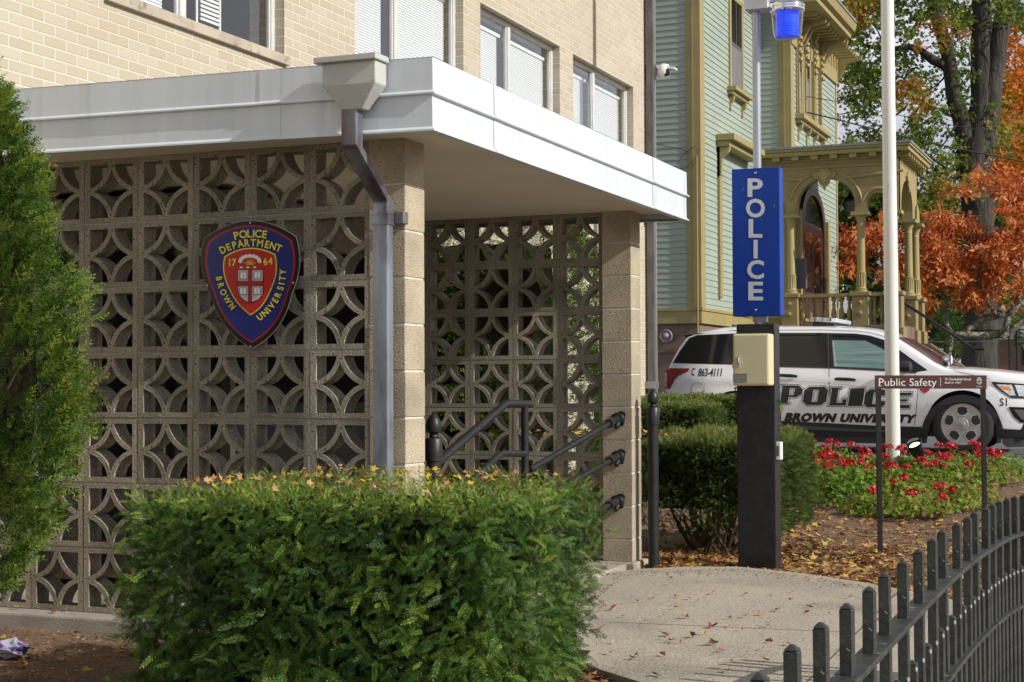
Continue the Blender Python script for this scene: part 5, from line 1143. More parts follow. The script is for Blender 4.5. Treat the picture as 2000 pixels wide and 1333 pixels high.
# ---- porch
YF = YP+.28; YCc = YF+.14; ZR = pY(1600, 573, YCc)[2]; ZS = pY(1600, 417, YF)[2]; ZC0 = pY(1600, 313, YP+.15)[2]; ZF = 2.36
XPF = pY(1756, 500, YF)[0]            # outer face of the side frieze
cxs = [pY(x, 500, YCc)[0] for x in (1544.5, 1682, 1746)]
fz0 = ZC0; thk = .26
def arch_panel(name, a_pts):     # a_pts: bottom outline (u,z) left to right; top at ZC0
    pass
def bottom_outline(arches, u0, u1):
    pts = [(u0, ZS)]
    for (ua, ub, zap, zsp) in arches:
        pts.append((ua, ZS)); cx = (ua+ub)/2; rx = (ub-ua)/2
        for t in np.linspace(math.pi, 0, 15): pts.append((cx+rx*math.cos(t), zsp+(zap-zsp)*math.sin(t)))
        pts.append((ub, ZS))
    pts.append((u1, ZS)); o = [pts[0]]
    for p in pts[1:]:
        if abs(p[0]-o[-1][0])+abs(p[1]-o[-1][1]) > 1e-4: o.append(p)
    return o
U_ = lambda x: pY(x, 415, YF)[0]; Zp = lambda y: pY(1640, y, YF)[2]
fr = bottom_outline([(U_(1500), U_(1534), Zp(385), Zp(402)), (U_(1556), U_(1670), Zp(347), Zp(400)), (U_(1693), U_(1737), Zp(380), Zp(404))], XA+.05, XPF)
b = MB(); b.prism([(u, YF, z) for u, z in fr]+[(XPF, YF, ZC0), (XA+.05, YF, ZC0)], (0, thk, 0)); b.build('arcade', 'trim_brown', hs_)
ysd = [pX(x, 440, XPF)[1] for x in (1790,)]
YB_ = pX(1791, 440, XPF)[1]; YS1 = pX(1774.5, 500, XPF-.13)[1]; YS2 = pX(1788, 500, XPF-.13)[1]
fr = bottom_outline([(YF+.42, YS1-.16, Zp(347), Zp(400)), (YS1+.16, YS2-.16, Zp(380), Zp(404))], YF+.05, YB_)
b = MB(); b.prism([(XPF, u, z) for u, z in fr]+[(XPF, YB_, ZC0), (XPF, YF+.05, ZC0)], (-thk, 0, 0)); b.build('arcade', 'trim', hs_)
# mouldings above the arches
m_ = MB()
def mould(pts, y): m_.tube([(u, y, z) for u, z in pts], .035, 6)
def archline(ua, ub, zap, zsp, g=.10):
    cx, rx = (ua+ub)/2, (ub-ua)/2+g; return [(cx+rx*math.cos(t), zsp+(zap-zsp+g)*math.sin(t)) for t in np.linspace(math.pi*.93, math.pi*.07, 13)]
A1 = archline(U_(1556), U_(1670), Zp(347), Zp(400), .16); A2 = archline(U_(1693), U_(1741), Zp(380), Zp(404), .1)
mould([(U_(1534), Zp(345)), A1[3]]+[], YF-.02); mould(A1[:5], YF-.01); mould(A1[8:]+A2, YF-.01); mould([A1[9], (U_(1765), Zp(340))], YF-.02); mould([(XA, Zp(325)), (XPF, Zp(325))], YF-.01)
m_.build('moulding', 'trim', hs_, smooth=True)
oc = (U_(1611), Zp(348)); b = MB(); orn = [(-.30, .10), (-.16, .14), (-.1, .22), (.1, .22), (.16, .14), (.30, .10), (.24, -.02), (.14, -.04), (.12, -.16), (.05, -.2), (0, -.32), (-.05, -.2), (-.12, -.16), (-.14, -.04), (-.24, -.02)]
b.prism([(oc[0]+u*.95, YF-.0, oc[1]+z*.95+.02) for u, z in orn], (0, -.06, 0)); b.prism([(oc[0]+u*.6, YF-.06, oc[1]+z*.6+.04) for u, z in orn], (0, -.04, 0)); bevel(b.build('carved_ornament', 'trim', hs_), .012, 1)
b = MB(); yo = (YF+.42+YS1)/2; b.prism([(XPF, yo+u*.9, oc[1]+z*.95+.02) for u, z in orn], (.06, 0, 0)); bevel(b.build('carved_ornament', 'trim', hs_), .012, 1)
# cornice, dentils, roof
b = MB(); z0 = ZC0
def ring_box(o_, za, zb__):
    b.box((XA, YP+.28-o_, za), (XPF+o_, YP+.28-o_+.2, zb__)); b.box((XPF+o_-.2, YP+.28-o_+.2, za), (XPF+o_, YB_+.35, zb__))
zg1 = pY(1600, 284, YP)[2]; ring_box(.05, z0, z0+.05); ring_box(.28, z0+.10, z0+.10+(zg1-z0-.1)*.45); ring_box(.32, z0+.1+(zg1-z0-.1)*.45, zg1-.06)
b.box((XA, YF-.1, z0+.05), (XPF+.1, YB_+.1, z0+.1)); bevel(b.build('porch_cornice', 'trim', hs_), .012, 1)
b = MB(); b.prism([(XA, YF-.34, zg1-.06), (XPF+.34, YF-.34, zg1-.06), (XPF+.34, YB_+.4, zg1-.06), (XA, YB_+.4, zg1-.06)], (0, 0, .05)); b.prism([(XA, YF-.1, zg1-.01), (XPF+.1, YF-.1, zg1-.01), (XPF-.8, YF+1.2, zg1+.14), (XPF-.8, YB_-.4, zg1+.14), (XA, YB_-.4, zg1+.14), (XA, YF+1.2, zg1+.14)], (0, 0, .03)); b.build('porch_roof', 'roof_metal', hs_)
u = XA+.4; k = 0
while u < XPF: b2 = MB(); b2.box((u, YF-.24, z0+.01), (u+.16, YF-.0, z0+.10)); b2.build('dentil', 'trim', hs_); u += .44
v = YF+.1; b2 = MB(); 
while v < YB_+.1: b2 = MB(); b2.box((XPF, v, z0+.01), (XPF+.24, v+.14, z0+.10)); b2.build('dentil', 'trim', hs_); v += .36
b = MB(); b.box((XA, YF+thk, ZC0-.05), (XPF-thk, YB_, ZC0+.02)); b.build('porch_ceiling', 'porch_dark', hs_)
b = MB(); b.box((XA, YF-.1, ZF-.5), (XPF+.02, YB_, ZF)); b.box((XA, YF-.02, .1), (XPF-.05, YF+.3, ZF-.5)); b.box((XPF-.35, YF+.3, .1), (XPF-.05, YB_, ZF-.5)); bevel(b.build('porch_base', 'brownstone', hs_), .01, 1)
def column(cx, cy, label=None):
    b = MB(); h = ZS-ZR; r_ = .098
    b.lathe((cx, cy, ZR), [(.15, .0), (.15, .04), (.13, .055), (.14, .075), (.118, .1), (r_+.012, .12), (r_+.012, .42), (r_+.02, .43), (r_+.02, .45), (r_, .46), (r_*.9, h-.34), (r_*1.0, h-.33), (r_*.92, h-.31), (r_*.95, h-.22), (r_*1.2, h-.17), (r_*1.25, h-.12), (r_*1.6, h-.08)], 20)
    b.box((cx-.2, cy-.2, ZS-.08), (cx+.2, cy+.2, ZS)); o = b.build('column', 'trim', hs_, smooth=True)
    f = MB()
    for i in range(14):
        t = 2*math.pi*i/14; f.tube([(cx+(r_+.014)*math.cos(t), cy+(r_+.014)*math.sin(t), ZR+.13), (cx+(r_+.014)*math.cos(t), cy+(r_+.014)*math.sin(t), ZR+.41)], .010, 4)
    f.build('fluting', 'trim', o)
def pedestal(cx, cy, face='y'):
    b = MB(); b.box((cx-.19, cy-.19, ZF-.1), (cx+.19, cy+.19, ZR-.1)); b.box((cx-.23, cy-.23, ZR-.1), (cx+.23, cy+.23, ZR)); b.box((cx-.24, cy-.24, ZF-.62), (cx+.24, cy+.24, ZF-.06)); o = bevel(b.build('pedestal', 'trim_brown', hs_), .012, 1)
    m2 = MB(); zc_ = (ZR+ZF)/2+.02
    for dz in (.12, -.12): m2.lathe((cx, cy-.19, zc_+dz), [(.085, 0), (.085, -.012), (.06, -.012)], 16, 'y')
    m2.build('roundel', 'trim_brown', o); m2 = MB()
    for dz in (.12, -.12): m2.lathe((cx, cy-.202, zc_+dz), [(.05, 0), (.045, -.03), (.02, -.045)], 12, 'y')
    m2.build('stud', 'trim', o, smooth=True)
for cx in cxs: column(cx, YCc); pedestal(cx, YCc)
cx2 = XPF-.13
for vv in (YS1, YS2): column(cx2, vv); pedestal(cx2, vv)
b = MB(); b.box((cxs[0]+.23, YCc-.11, ZR-.10), (cxs[1]-.23, YCc+.11, ZR-.02)); b.box((cxs[1]+.23, YCc-.11, ZR-.10), (cxs[2]-.23, YCc+.11, ZR-.02)); b.box((XA, YCc-.11, ZR-.1), (cxs[0]-.23, YCc+.11, ZR-.02)); b.build('balustrade_rail', 'trim_brown', hs_)
bal0 = None
def baluster_xs():
    for a, c in ((cxs[0]+.19, cxs[1]-.19), (cxs[1]+.19, cxs[2]-.19)):
        n = max(2, int((c-a)/.155)); 
        for i in range(n): yield a+(c-a)*(i+.5)/n
for u in baluster_xs():
    hgt = ZR-.1-ZF
    if bal0 is None:
        b = MB(); b.lathe((0, 0, 0), [(.055, 0), (.055, .06), (.03, .08), (.05, .16), (.066, .26), (.05, .36), (.03, .46), (.045, .50), (.03, .54), (.055, hgt-.06), (.055, hgt)], 12); bal0 = b.build('baluster', 'trim_brown', hs_, smooth=True); bal0.location = Vector((u, YCc, ZF))
    else: child_copy(bal0, hs_, (u, YCc, ZF))
# door in the wing wall, lantern, steps
dy0, dy1 = pX(1568, 500, XB+.04)[1], pX(1606, 500, XB+.04)[1]; dz1 = pX(1590, 445, XB)[2]; dza = pX(1585, 368, XB)[2]
b = MB(); b.box((XB, dy0-.25, ZF), (XB+.09, dy0, dz1)); b.box((XB, dy1, ZF), (XB+.09, dy1+.25, dz1))
cy_ = (dy0+dy1)/2; ro, ri = (dy1-dy0)/2+.25, (dy1-dy0)/2; az = np.linspace(0, math.pi, 15)
b.prism([(XB, cy_+ro*math.cos(a), dz1+(dza-dz1)*math.sin(a)) for a in az]+[(XB, cy_+ri*math.cos(a), dz1+(dza-dz1-.2)*math.sin(a)) for a in az[::-1]], (.09, 0, 0)); dd = b.build('door_surround', 'door_wood', hs_)
b = MB(); b.box((XB+.02, dy0, ZF), (XB+.05, dy1, dz1)); dr_ = b.build('door', 'door_wood', hs_)
b = MB(); b.box((XB+.05, dy0+.2, ZF+.9), (XB+.055, cy_-.1, dz1-.2)); b.box((XB+.05, cy_+.1, ZF+.9), (XB+.055, dy1-.2, dz1-.2)); b.build('door_glass', 'tint_glass', dr_)
b = MB(); b.prism([(XB+.02, cy_+ri*math.cos(a), dz1+.06+(dza-dz1-.26)*math.sin(a)) for a in az], (.02, 0, 0)); b.build('fanlight', 'tint_glass', dd)
b = MB(); b.lathe((XB+.08, cy_, ZF+1.05), [(.02, -.02), (.03, 0), (.02, .02)], 10, 'x'); b.build('door_knob', 'gold', dr_)
b = MB(); b.box((XB, dy1+.4, ZF), (XB+.12, dy1+.62, ZS+.2)); b.box((XB, dy0-.6, ZF), (XB+.12, dy0-.4, ZS+.2)); b.build('pilaster', 'trim', hs_)
lp = Vector(pY(1661, 392, YF+1.4)); ln = empty('porch_lantern', tuple(lp), 'dark hanging lantern under the porch ceiling beside the middle column', 'lantern')
b = MB(); b.lathe(tuple(lp), [(.06, -.32), (.09, -.31), (.14, -.02), (.15, .0), (.16, .01), (.10, .08), (.05, .12), (.05, .16)], 8); b.tube([lp+Vector((0, 0, .15)), Vector((lp.x, lp.y, ZC0))], .015, 6); b.build('lantern_frame', 'black_iron', ln)
b = MB(); b.lathe(tuple(lp), [(.095, -.29), (.142, -.03)], 8); b.build('lantern_glass', 'screen_mesh', ln)
b = MB(); b.lathe((XB+.18, dy0-.8, ZF+.9), [(.0, 0), (.15, .0), (.15, .7), (0, .7)], 4); b.build('mailbox', 'interior_grey', hs_)
st = empty('porch_steps', (XPF+1.2, YF+2, .2), 'brownstone steps with sloping side walls and dark rails descending from the porch', 'steps')
S3 = lambda x, y, Y=YS1-.6: tuple(pY(x, y, Y))
b = MB(); q = [S3(1762, 652), S3(1776, 660), S3(1884, 722), S3(1890, 745), S3(1762, 745)]; b.prism(q, (0, .3, 0)); bevel(b.build('side_wall', 'brownstone', st), .02, 1); b = MB(); q = [S3(1803, 671, YS1+.9), S3(1817, 671, YS1+.9), S3(1892, 722, YS1+.9), S3(1900, 745, YS1+.9), S3(1790, 745, YS1+.9)]; b.prism(q, (0, .3, 0)); bevel(b.build('side_wall', 'brownstone', st), .02, 1)
b = MB()
for i in range(11): b.box((XPF+i*.3, YS1-.3, .1), (XPF+(i+1)*.3, YS1+.9, ZF-.5-i*.18))
b.build('tread', 'brownstone', st)
b = MB(); b.tube([S3(1755, 585, YS1-.7), S3(1862, 655, YS1-.7), S3(1895, 678, YS1-.7), S3(1905, 682, YS1-.7), S3(1922, 682, YS1-.7)], .035, 8); b.build('rail', 'black_iron', st, smooth=True)
b = MB(); b.tube([S3(1780, 665, YS1-.65), S3(1848, 708, YS1-.65)], .045, 8); b.build('rail', 'interior_grey', st, smooth=True)

# ================================================================== trees
def tree_thing(name, base, label): return empty(name, base, label, 'tree')
def limb(mb, pts, D_, n=12):   # pts: (px,py,radius px)
    P = [Vector(pD(x, y, D_)) for x, y, r in pts]; Rr = [r*D_/F_PX for x, y, r in pts]
    PP, RR = [], []
    for i in range(len(P)-1):
        for k in range(3): t = k/3; PP.append(P[i].lerp(P[i+1], t)+Vector((rng.normal(0, .03), rng.normal(0, .03), 0))*Rr[i]*2); RR.append((Rr[i]*(1-t)+Rr[i+1]*t)*rng.uniform(.96, 1.05))
    PP.append(P[-1]); RR.append(Rr[-1]); mb.tube(PP, RR, n)
DM = 50.0
mt = tree_thing('maple_tree', pD(1915, 775, DM), 'large maple with a forked grey trunk and green to rusty leaves')
b = MB(); limb(b, [(1914,790,40),(1914,740,34),(1915,600,31),(1914,470,30),(1906,380,32),(1904,320,34),(1908,280,30)], DM, 20)
limb(b, [(1900,330,24),(1886,280,20),(1868,205,16),(1856,140,14),(1850,95,13.5),(1838,60,13),(1826,20,13),(1818,-40,12),(1800,-160,9)], DM, 16)
limb(b, [(1908,300,26),(1915,220,20),(1917,120,19),(1916,20,18),(1914,-60,16),(1900,-220,11)], DM, 16)
limb(b, [(1922,290,24),(1932,200,21),(1944,110,19),(1955,50,18),(1968,10,14),(1984,-50,12),(2020,-200,9)], DM, 16)
limb(b, [(1846,128,10),(1822,118,9),(1800,100,7.5),(1776,92,6.5),(1748,96,5),(1700,92,4),(1660,80,2.5)], DM, 10)
limb(b, [(1948,40,12),(1970,25,9),(2000,-30,7)], DM, 10)
b.build('trunk', 'bark', mt, smooth=True)
b = MB()
tw = []
for (a, c) in (((1700,92),(1655,150)),((1760,95),(1715,200)),((1730,94),(1700,40)),((1820,10),(1740,-60)),((1700,-40),(1650,60)),((1660,235),(1635,225)),((1740,250),(1680,232)),((1735,170),(1695,215)),((1856,140),(1800,180)),((1800,-60),(1700,120)),((1770,210),(1690,290)),((1905,150),(1860,60)),((1980,0),(2040,80)),((1800,200),(1740,300)),((1850,330),(1790,290)),((1870,240),(1805,330))):
    limb(b, [(*a, 2.2), ((a[0]+c[0])/2+rng.uniform(-12, 12), (a[1]+c[1])/2+rng.uniform(-10, 10), 1.5), (*c, .7)], DM+rng.uniform(-1.5, 1.5), 5)
b.build('branch', 'bark', mt, smooth=True)
def clumps(spec, per, D_, spread, size, mat, parent, name='crown', tmpl=STARS, tilt=None, depth=3.0, tintf=None, droop=0):
    P = []; T = []
    for (x, y, rx, ry, w_) in spec:
        k = int(per*w_*rx*ry/2500); 
        sub = max(3, k//26); cxy = np.c_[rng.normal(x, rx*.5, sub), rng.normal(y, ry*.5, sub), rng.normal(0, depth*.5, sub)]
        for cx, cy, dz in cxy:
            kk = max(2, k//sub); t0 = rng.random(); pts = np.c_[rng.normal(cx, spread, kk), rng.normal(cy, spread*.75, kk), dz+rng.normal(0, .35, kk)]
            tv = tintf(cx, cy, t0) if tintf else t0
            for px_, py_, dd in pts: P.append(pD(px_, py_, D_+dd)); T.append(tv)
    P = np.array(P); n = len(P); T = np.clip(np.array(T)+rng.normal(0, .08, n), 0, 1)
    N = unit(n)+np.array([[.3, -.5, .6]])
    D = unit(n)+np.array([[0, 0, -droop]])
    return scatter(name, tmpl, P, D, N, rng.uniform(size*.75, size*1.25, n), mat, parent, T)
def tf(cx, cy, t0): return .12+.42*t0+(.42 if (math.sin(cx*.031+cy*.017)+math.sin(cy*.043-cx*.011) > .75) else 0)
clumps([(1660,60,50,70,1.3),(1650,150,40,50,1),(1700,10,80,60,1.3),(1700,170,55,60,1.2),(1680,210,30,25,.9),(1700,270,55,35,1.2),(1780,30,60,60,1),(1790,160,55,60,1.1),(1800,230,50,60,1.3),(1770,300,60,50,1.1),(1850,330,55,50,1),(1830,400,60,60,1.3),(1870,60,50,70,.8),(1885,170,30,60,.6),(1870,20,60,50,.9),(1950,-20,60,60,1),(1990,20,30,40,.7),(1880,280,30,40,.6),(1800,-120,220,80,1.5),(1720,330,60,40,1.2),(1640,-20,60,60,1.2),(1960,250,40,80,.8),(1690,130,40,40,1)], 720, DM, 10, .125, 'maple', mt, depth=4, tintf=tf)
ot = tree_thing('orange_maple_tree', pD(2010, 780, 66), 'bright orange autumn maple at the right edge behind the big trunk')
clumps([(1985,160,60,60,1.3),(1975,230,55,60,1.6),(1985,300,60,50,1.6),(1960,330,40,40,1.2),(2000,60,50,50,1),(2040,200,80,160,1.4),(1950,400,50,50,1.2),(2000,400,60,60,1.3)], 620, 64, 10, .18, 'orange_maple', ot, depth=3, tintf=lambda x, y, t: .15+.85*t)
b = MB(); limb(b, [(2040,790,14),(2030,500,12),(2020,300,8),(1990,150,3)], 66, 10); limb(b, [(2025,400,7),(1975,300,4),(1955,220,2)], 66, 8); b.build('trunk', 'bark', ot, smooth=True)
DR = 43.0
rtree = tree_thing('red_leaved_tree', pD(1995, 770, DR), 'low spreading tree with orange red leaves and gnarled lichen grey branches')
b = MB(); limb(b, [(2060,760,12),(2035,660,9),(2010,620,7.5),(1992,632,7.5),(1965,652,7.5),(1930,657,7.5),(1890,655,7),(1862,652,5)], DR, 12)
limb(b, [(2050,560,9),(2005,588,8.5),(1962,612,8),(1925,622,7),(1890,645,6.5),(1868,660,5)], DR+.3, 12); limb(b, [(1958,660,7),(1968,625,6.5),(1985,595,6.5),(2000,560,6)], DR-.2, 10)
limb(b, [(1862,652,5),(1850,640,5),(1844,600,4.5),(1838,560,3.5),(1860,520,2.5),(1900,460,1.5)], DR, 8); limb(b, [(1858,655,5),(1853,690,5.5),(1850,730,6)], DR, 8)
limb(b, [(1945,615,4),(1925,585,3.5),(1912,550,3),(1916,500,2.2),(1925,440,1.4)], DR, 8); limb(b, [(2010,470,4),(1985,440,3),(1960,400,2.5),(1935,385,1.5)], DR, 7); limb(b, [(1990,450,2.5),(1950,445,1.8),(1910,445,1.2),(1880,425,.8)], DR, 6); limb(b, [(1985,440,2),(1965,470,1.5),(1930,480,.8)], DR, 6)
b.build('trunk', 'pale_bark', rtree, smooth=True)
clumps([(1675,470,35,35,1.1),(1665,520,30,25,.8),(1710,460,40,40,1),(1750,500,50,50,1),(1830,470,45,45,1.6),(1840,540,45,35,1.6),(1810,600,28,25,.7),(1880,520,45,40,1.5),(1900,575,40,28,1),(1950,500,50,50,1.5),(1980,560,40,35,.9),(1985,470,40,40,1.2),(1930,350,35,18,.9),(1975,360,40,30,1.5),(1990,400,30,20,1),(1880,370,28,14,.5),(1885,590,30,16,.5),(1870,440,40,30,1.4),(1820,430,25,15,.9),(1805,640,12,12,.4),(2030,450,40,120,1)], 950, DR, 8, .20, 'red_leaf', rtree, tmpl=LONGS, depth=1.6, tintf=lambda x, y, t: .1+.85*t, droop=.5)
# greenery behind the porch and the low garden
sh = tree_thing('evergreen_tree', pD(1700, 790, 56), 'dark green trees massed behind the arched porch')
clumps([(1660,500,50,60,1.6),(1700,590,50,60,1.4),(1680,430,50,50,1.4),(1720,400,50,50,1.3),(1650,400,40,60,1.2),(1800,560,70,60,1.2),(1830,650,50,50,1.3),(1870,620,50,50,1.2),(1780,420,60,50,1.1),(1860,440,70,60,1.2),(1950,440,70,60,1),(1960,560,50,50,.9),(1990,620,30,30,.8)], 520, 57, 14, .26, 'dark_green', sh, depth=3, tintf=lambda x, y, t: t*.9)
b = MB(); limb(b, [(1700,790,12),(1700,500,8),(1710,350,4)], 57, 10); b.build('trunk', 'bark', sh)
th_ = empty('arborvitae', pD(1865, 700, 47), 'narrow dark evergreen shrub beside the grey trunk beyond the steps', 'shrub'); clumps([(1862,640,12,40,4),(1838,630,14,30,2)], 900, 47, 7, .15, 'yew_upright', th_, name='foliage', tmpl=TUFTS, depth=.5, tintf=lambda x, y, t: t*.5)
# chain link fence
cf = empty('chain_link_fence', pD(1900, 760, 45), 'black chain link fence between the porch steps and the big maple trunk', 'fence')
Yf = pD(1900, 700, 45)[1]; za, zb2 = pY(1900, 646, Yf)[2], pY(1900, 667, Yf)[2]; xa2, xb2 = pY(1806, 650, Yf)[0], pY(2160, 650, Yf)[0]
b = MB(); b.tube([(xa2, Yf, za), (xb2, Yf, za)], .02, 6); b.build('top_rail', 'black_iron', cf); b = MB(); b.tube([(xa2, Yf, zb2), (xb2, Yf, zb2-.05)], .012, 6); b.build('middle_rail', 'galv_pole', cf)
for xp in (1808, 1971, 1986, 2100): q = pY(xp, 650, Yf); b = MB(); b.tube([(q[0], Yf, .2), (q[0], Yf, za+(.25 if xp == 1986 else .02))], .03, 8); b.build('fence_post', 'black_iron', cf)
b = MB(); x = xa2
while x < xb2:
    for s in (1, -1):
        L_ = za-.25; x1_ = x+s*L_; e = .0022; b.add([(x-e, Yf, .25), (x+e, Yf, .25), (x1_+e, Yf, za), (x1_-e, Yf, za)], [(0, 1, 2, 3)])
    x += .085
b.build('wire_mesh', 'galv_pole', cf, fix=False); cf.children[-1]['kind'] = 'stuff'
# far buildings
fb_ = empty('brick_house', pD(1985, 700, 74), 'small red brick building far behind the chain link fence', 'building')
Yq = pD(1985, 700, 74)[1]; xl_, xr_ = pY(1952, 690, Yq)[0], pY(2200, 690, Yq)[0]; zt3 = pY(1985, 664, Yq)[2]
b = MB(); b.box((xl_, Yq, .2), (xr_, Yq+8, zt3)); b.build('wall', 'brick_red', fb_); b = MB(); b.box((xl_-.2, Yq-.2, zt3), (xr_, Yq+8, zt3+.3)); b.build('roof', 'grey_house', fb_)
for k in range(3): b = MB(); xx = xl_+1+k*2.2; b.box((xx, Yq-.05, zt3-1.2), (xx+.9, Yq+.02, zt3-.3)); b.build('window', 'tint_glass', fb_)
fg2 = empty('grey_house', pD(2010, 620, 75), 'pale grey house glimpsed through branches at the right edge', 'house')
Yq = pD(2000, 640, 75)[1]; xl_ = pY(1942, 640, Yq)[0]; zt3 = pY(1990, 610, Yq)[2]; b = MB(); b.box((xl_, Yq, .2), (xl_+14, Yq+8, zt3)); b.build('wall', 'grey_house', fg2)
b = MB(); b.prism([(xl_-.5, Yq-.5, zt3), (xl_+14, Yq-.5, zt3), (xl_+13, Yq+4, zt3+2), (xl_+1, Yq+4, zt3+2)], (0, 0, .15)); b.build('roof', 'roof_metal', fg2)
for k in range(3): b = MB(); b.box((xl_+1.2+k*1.8, Yq-.05, zt3-1.6), (xl_+2.0+k*1.8, Yq, zt3-.5)); b.build('window', 'white', fg2)
# overhead wires
for pts, r_, lb_ in (([(1560,222),(1722,270),(1860,300),(2060,318)], .012, 'thin upper overhead wire crossing the maple trunk'), ([(1560,226),(1722,258),(1900,300),(2060,325)], .022, 'thick lower overhead cable crossing the maple trunk')):
    pp_ = [(1560,216),(1636,234),(1722,257),(1860,289),(2060,328)] if r_ > .02 else [(1560,186),(1636,199),(1722,219),(1860,245),(2060,276)]
    b = MB(); b.tube([pD(x, y, 38) for x, y in pp_], r_*.8, 6); tag(b.build('overhead_wire', 'ink', None), lb_, 'wire', 'overhead wires')

# ================================================================== curved picket fence in the foreground
pf_px = [(1486,1308),(1550,1253),(1606,1211),(1653,1175),(1695,1144),(1731,1117),(1763,1091),(1795,1069),(1820,1049),(1845,1032),(1868,1017),(1887,1006),(1905,996),(1922,989),(1937,982),(1950,976),(1964,970),(1980,966),(1998,963),(2018,961),(2040,960)]
ZT = .665; base = [pZ(x, y, ZT) for x, y in pf_px]
pk = [Vector((p[0], p[1])) for p in base]
# smooth by refitting
for _ in range(3): pk = [pk[0]]+[(pk[i-1]+2*pk[i]+pk[i+1])/4 for i in range(1, len(pk)-1)]+[pk[-1]]
d0 = (pk[0]-pk[1]); pk = [pk[0]+d0*3.0, pk[0]+d0*2.0, pk[0]+d0]+pk
fe = empty('picket_fence', (pk[8].x, pk[8].y, -.25), 'weathered black iron picket fence curving through the foreground', 'fence')
M('old_iron', (.015,.017,.015), (.042,.045,.040), 18, .55, bump=.6, bscale=90, bdist=.004, speck=[((.35,.36,.34), 40, .70, .74), ((.05,.065,.03), 14, .58, .7)])
def picket(z1): 
    b = MB(); h = .0125; b.box((-h, -h, -.3), (h, h, z1-.012)); b.add([(-h, -h, z1-.012), (h, -h, z1-.012), (h, h, z1-.012), (-h, h, z1-.012), (0, 0, z1)], [(0, 1, 4), (1, 2, 4), (2, 3, 4), (3, 0, 4)]); return b
tall = None; short = None
for i, p in enumerate(pk):
    d = (pk[min(i+1, len(pk)-1)]-pk[max(i-1, 0)]); an = math.atan2(d.y, d.x)
    if tall is None: tall = bevel(picket(ZT).build('picket', 'old_iron', fe), .003, 1); o = tall
    else: o = child_copy(tall, fe, (0, 0, 0))
    o.location = Vector((p.x, p.y, 0)); o.rotation_euler = (rng.normal(0, .008), rng.normal(0, .008), an+rng.normal(0, .03))
    if i < len(pk)-1:
        q = (p+pk[i+1])/2
        if short is None: short = bevel(picket(.415).build('short_picket', 'old_iron', fe), .003, 1); o = short
        else: o = child_copy(short, fe, (0, 0, 0))
        o.location = Vector((q.x, q.y, 0)); o.rotation_euler = (0, 0, an)
def rail(z, w_, t_, name):
    b = MB(); pts = []
    for i in range(len(pk)-1):
        for k in range(3): t = k/3; pts.append(pk[i].lerp(pk[i+1], t))
    V = []
    for i, p in enumerate(pts):
        d = (pts[min(i+1, len(pts)-1)]-pts[max(i-1, 0)]).normalized(); n_ = Vector((-d.y, d.x)); a, c = p-n_*w_/2, p+n_*w_/2
        V += [(a.x, a.y, z), (c.x, c.y, z), (c.x, c.y, z-t_), (a.x, a.y, z-t_)]
    F_ = [(4*i+k, 4*i+(k+1) % 4, 4*i+4+(k+1) % 4, 4*i+4+k) for i in range(len(pts)-1) for k in range(4)]; b.add(V, F_); return bevel(b.build(name, 'old_iron', fe), .002, 1)
rail(.53, .052, .012, 'top_rail'); rail(.275, .052, .012, 'lower_rail')

# ================================================================== flowers
GER = [leaf_star(50+i) for i in range(4)]
def flower_plant(cx, cy, r, h, nl, nf, label, mat='geranium', tshift=0, fh=.1):
    z0 = gz(cy); g = empty('geranium_plant', (cx, cy, z0), label, 'flower plant', 'geraniums in the mulch bed')
    u = unit(nl); u[:, 2] = np.abs(u[:, 2]); rr = rng.uniform(.55, 1, nl)[:, None]; P = np.array([[cx, cy, z0+.02]])+u*rr*np.array([[r, r, h]])
    scatter('foliage', GER, P, unit(nl)+u*.3, u+np.array([[0, -.4, .7]]), rng.uniform(.035, .06, nl), mat, g, np.clip(rng.beta(2, 2, nl)+tshift, 0, 1))
    fw_ = []
    m_ = MB()
    for i in range(nf):
        a = rng.uniform(0, 2*math.pi); q = rng.uniform(.1, .95); fx, fy = cx+r*q*math.cos(a), cy+r*q*math.sin(a); fz = z0+h*rng.uniform(.85, 1.1)+fh*rng.uniform(.3, 1.1)
        m_.tube([(fx, fy, z0+h*.4), (fx, fy, fz)], .004, 5); k = int(rng.integers(26, 55)); uu = unit(k); uu[:, 2] = np.abs(uu[:, 2]); rad = rng.uniform(.026, .056)
        scatter('flower_head', [leaf_star(60+j) for j in range(3)], np.array([[fx, fy, fz]])+uu*rad, unit(k), uu+unit(k)*.3, rng.uniform(.022, .034, k), 'flower_red', g, np.full(k, .5))
    if nf: m_.build('flower_stem', 'twig', g)
    return g
flower_plant(pZ(1635, 985, .02)[0], pZ(1635, 985, .02)[1]+.15, .40, .34, 650, 3, 'large low leafy green geranium at the front left of the flower bed', tshift=-.12)
def ordinal(k):
    if k == 1: return 'leftmost'
    tens = {20: 'twenty', 30: 'thirty'}; one = ['', 'first', 'second', 'third', 'fourth', 'fifth', 'sixth', 'seventh', 'eighth', 'ninth', 'tenth', 'eleventh', 'twelfth', 'thirteenth', 'fourteenth', 'fifteenth', 'sixteenth', 'seventeenth', 'eighteenth', 'nineteenth', 'twentieth']
    return (one[k] if k <= 20 else tens[k//10*10]+'-'+one[k % 10] if k % 10 else 'thirtieth')+' from the left'
spots = [(1600,930),(1645,925),(1690,930),(1730,945),(1775,945),(1820,940),(1865,935),(1905,930),(1940,925),(1700,965),(1755,968),(1810,965),(1860,958),(1900,950),(1590,905),(1630,900),(1668,902),(1712,905),(1765,905),(1825,905),(1862,900),(1895,900),(1925,903),(1735,903),(1790,905),(1750,915),(1610,915),(1845,915),(1650,910),(1585,922),(1592,890),(1615,890),(1575,908),(1615,928),(1660,922),(1705,922),(1753,924),(1798,922),(1843,921),(1885,918),(1915,915),(1940,912),(1960,908)]
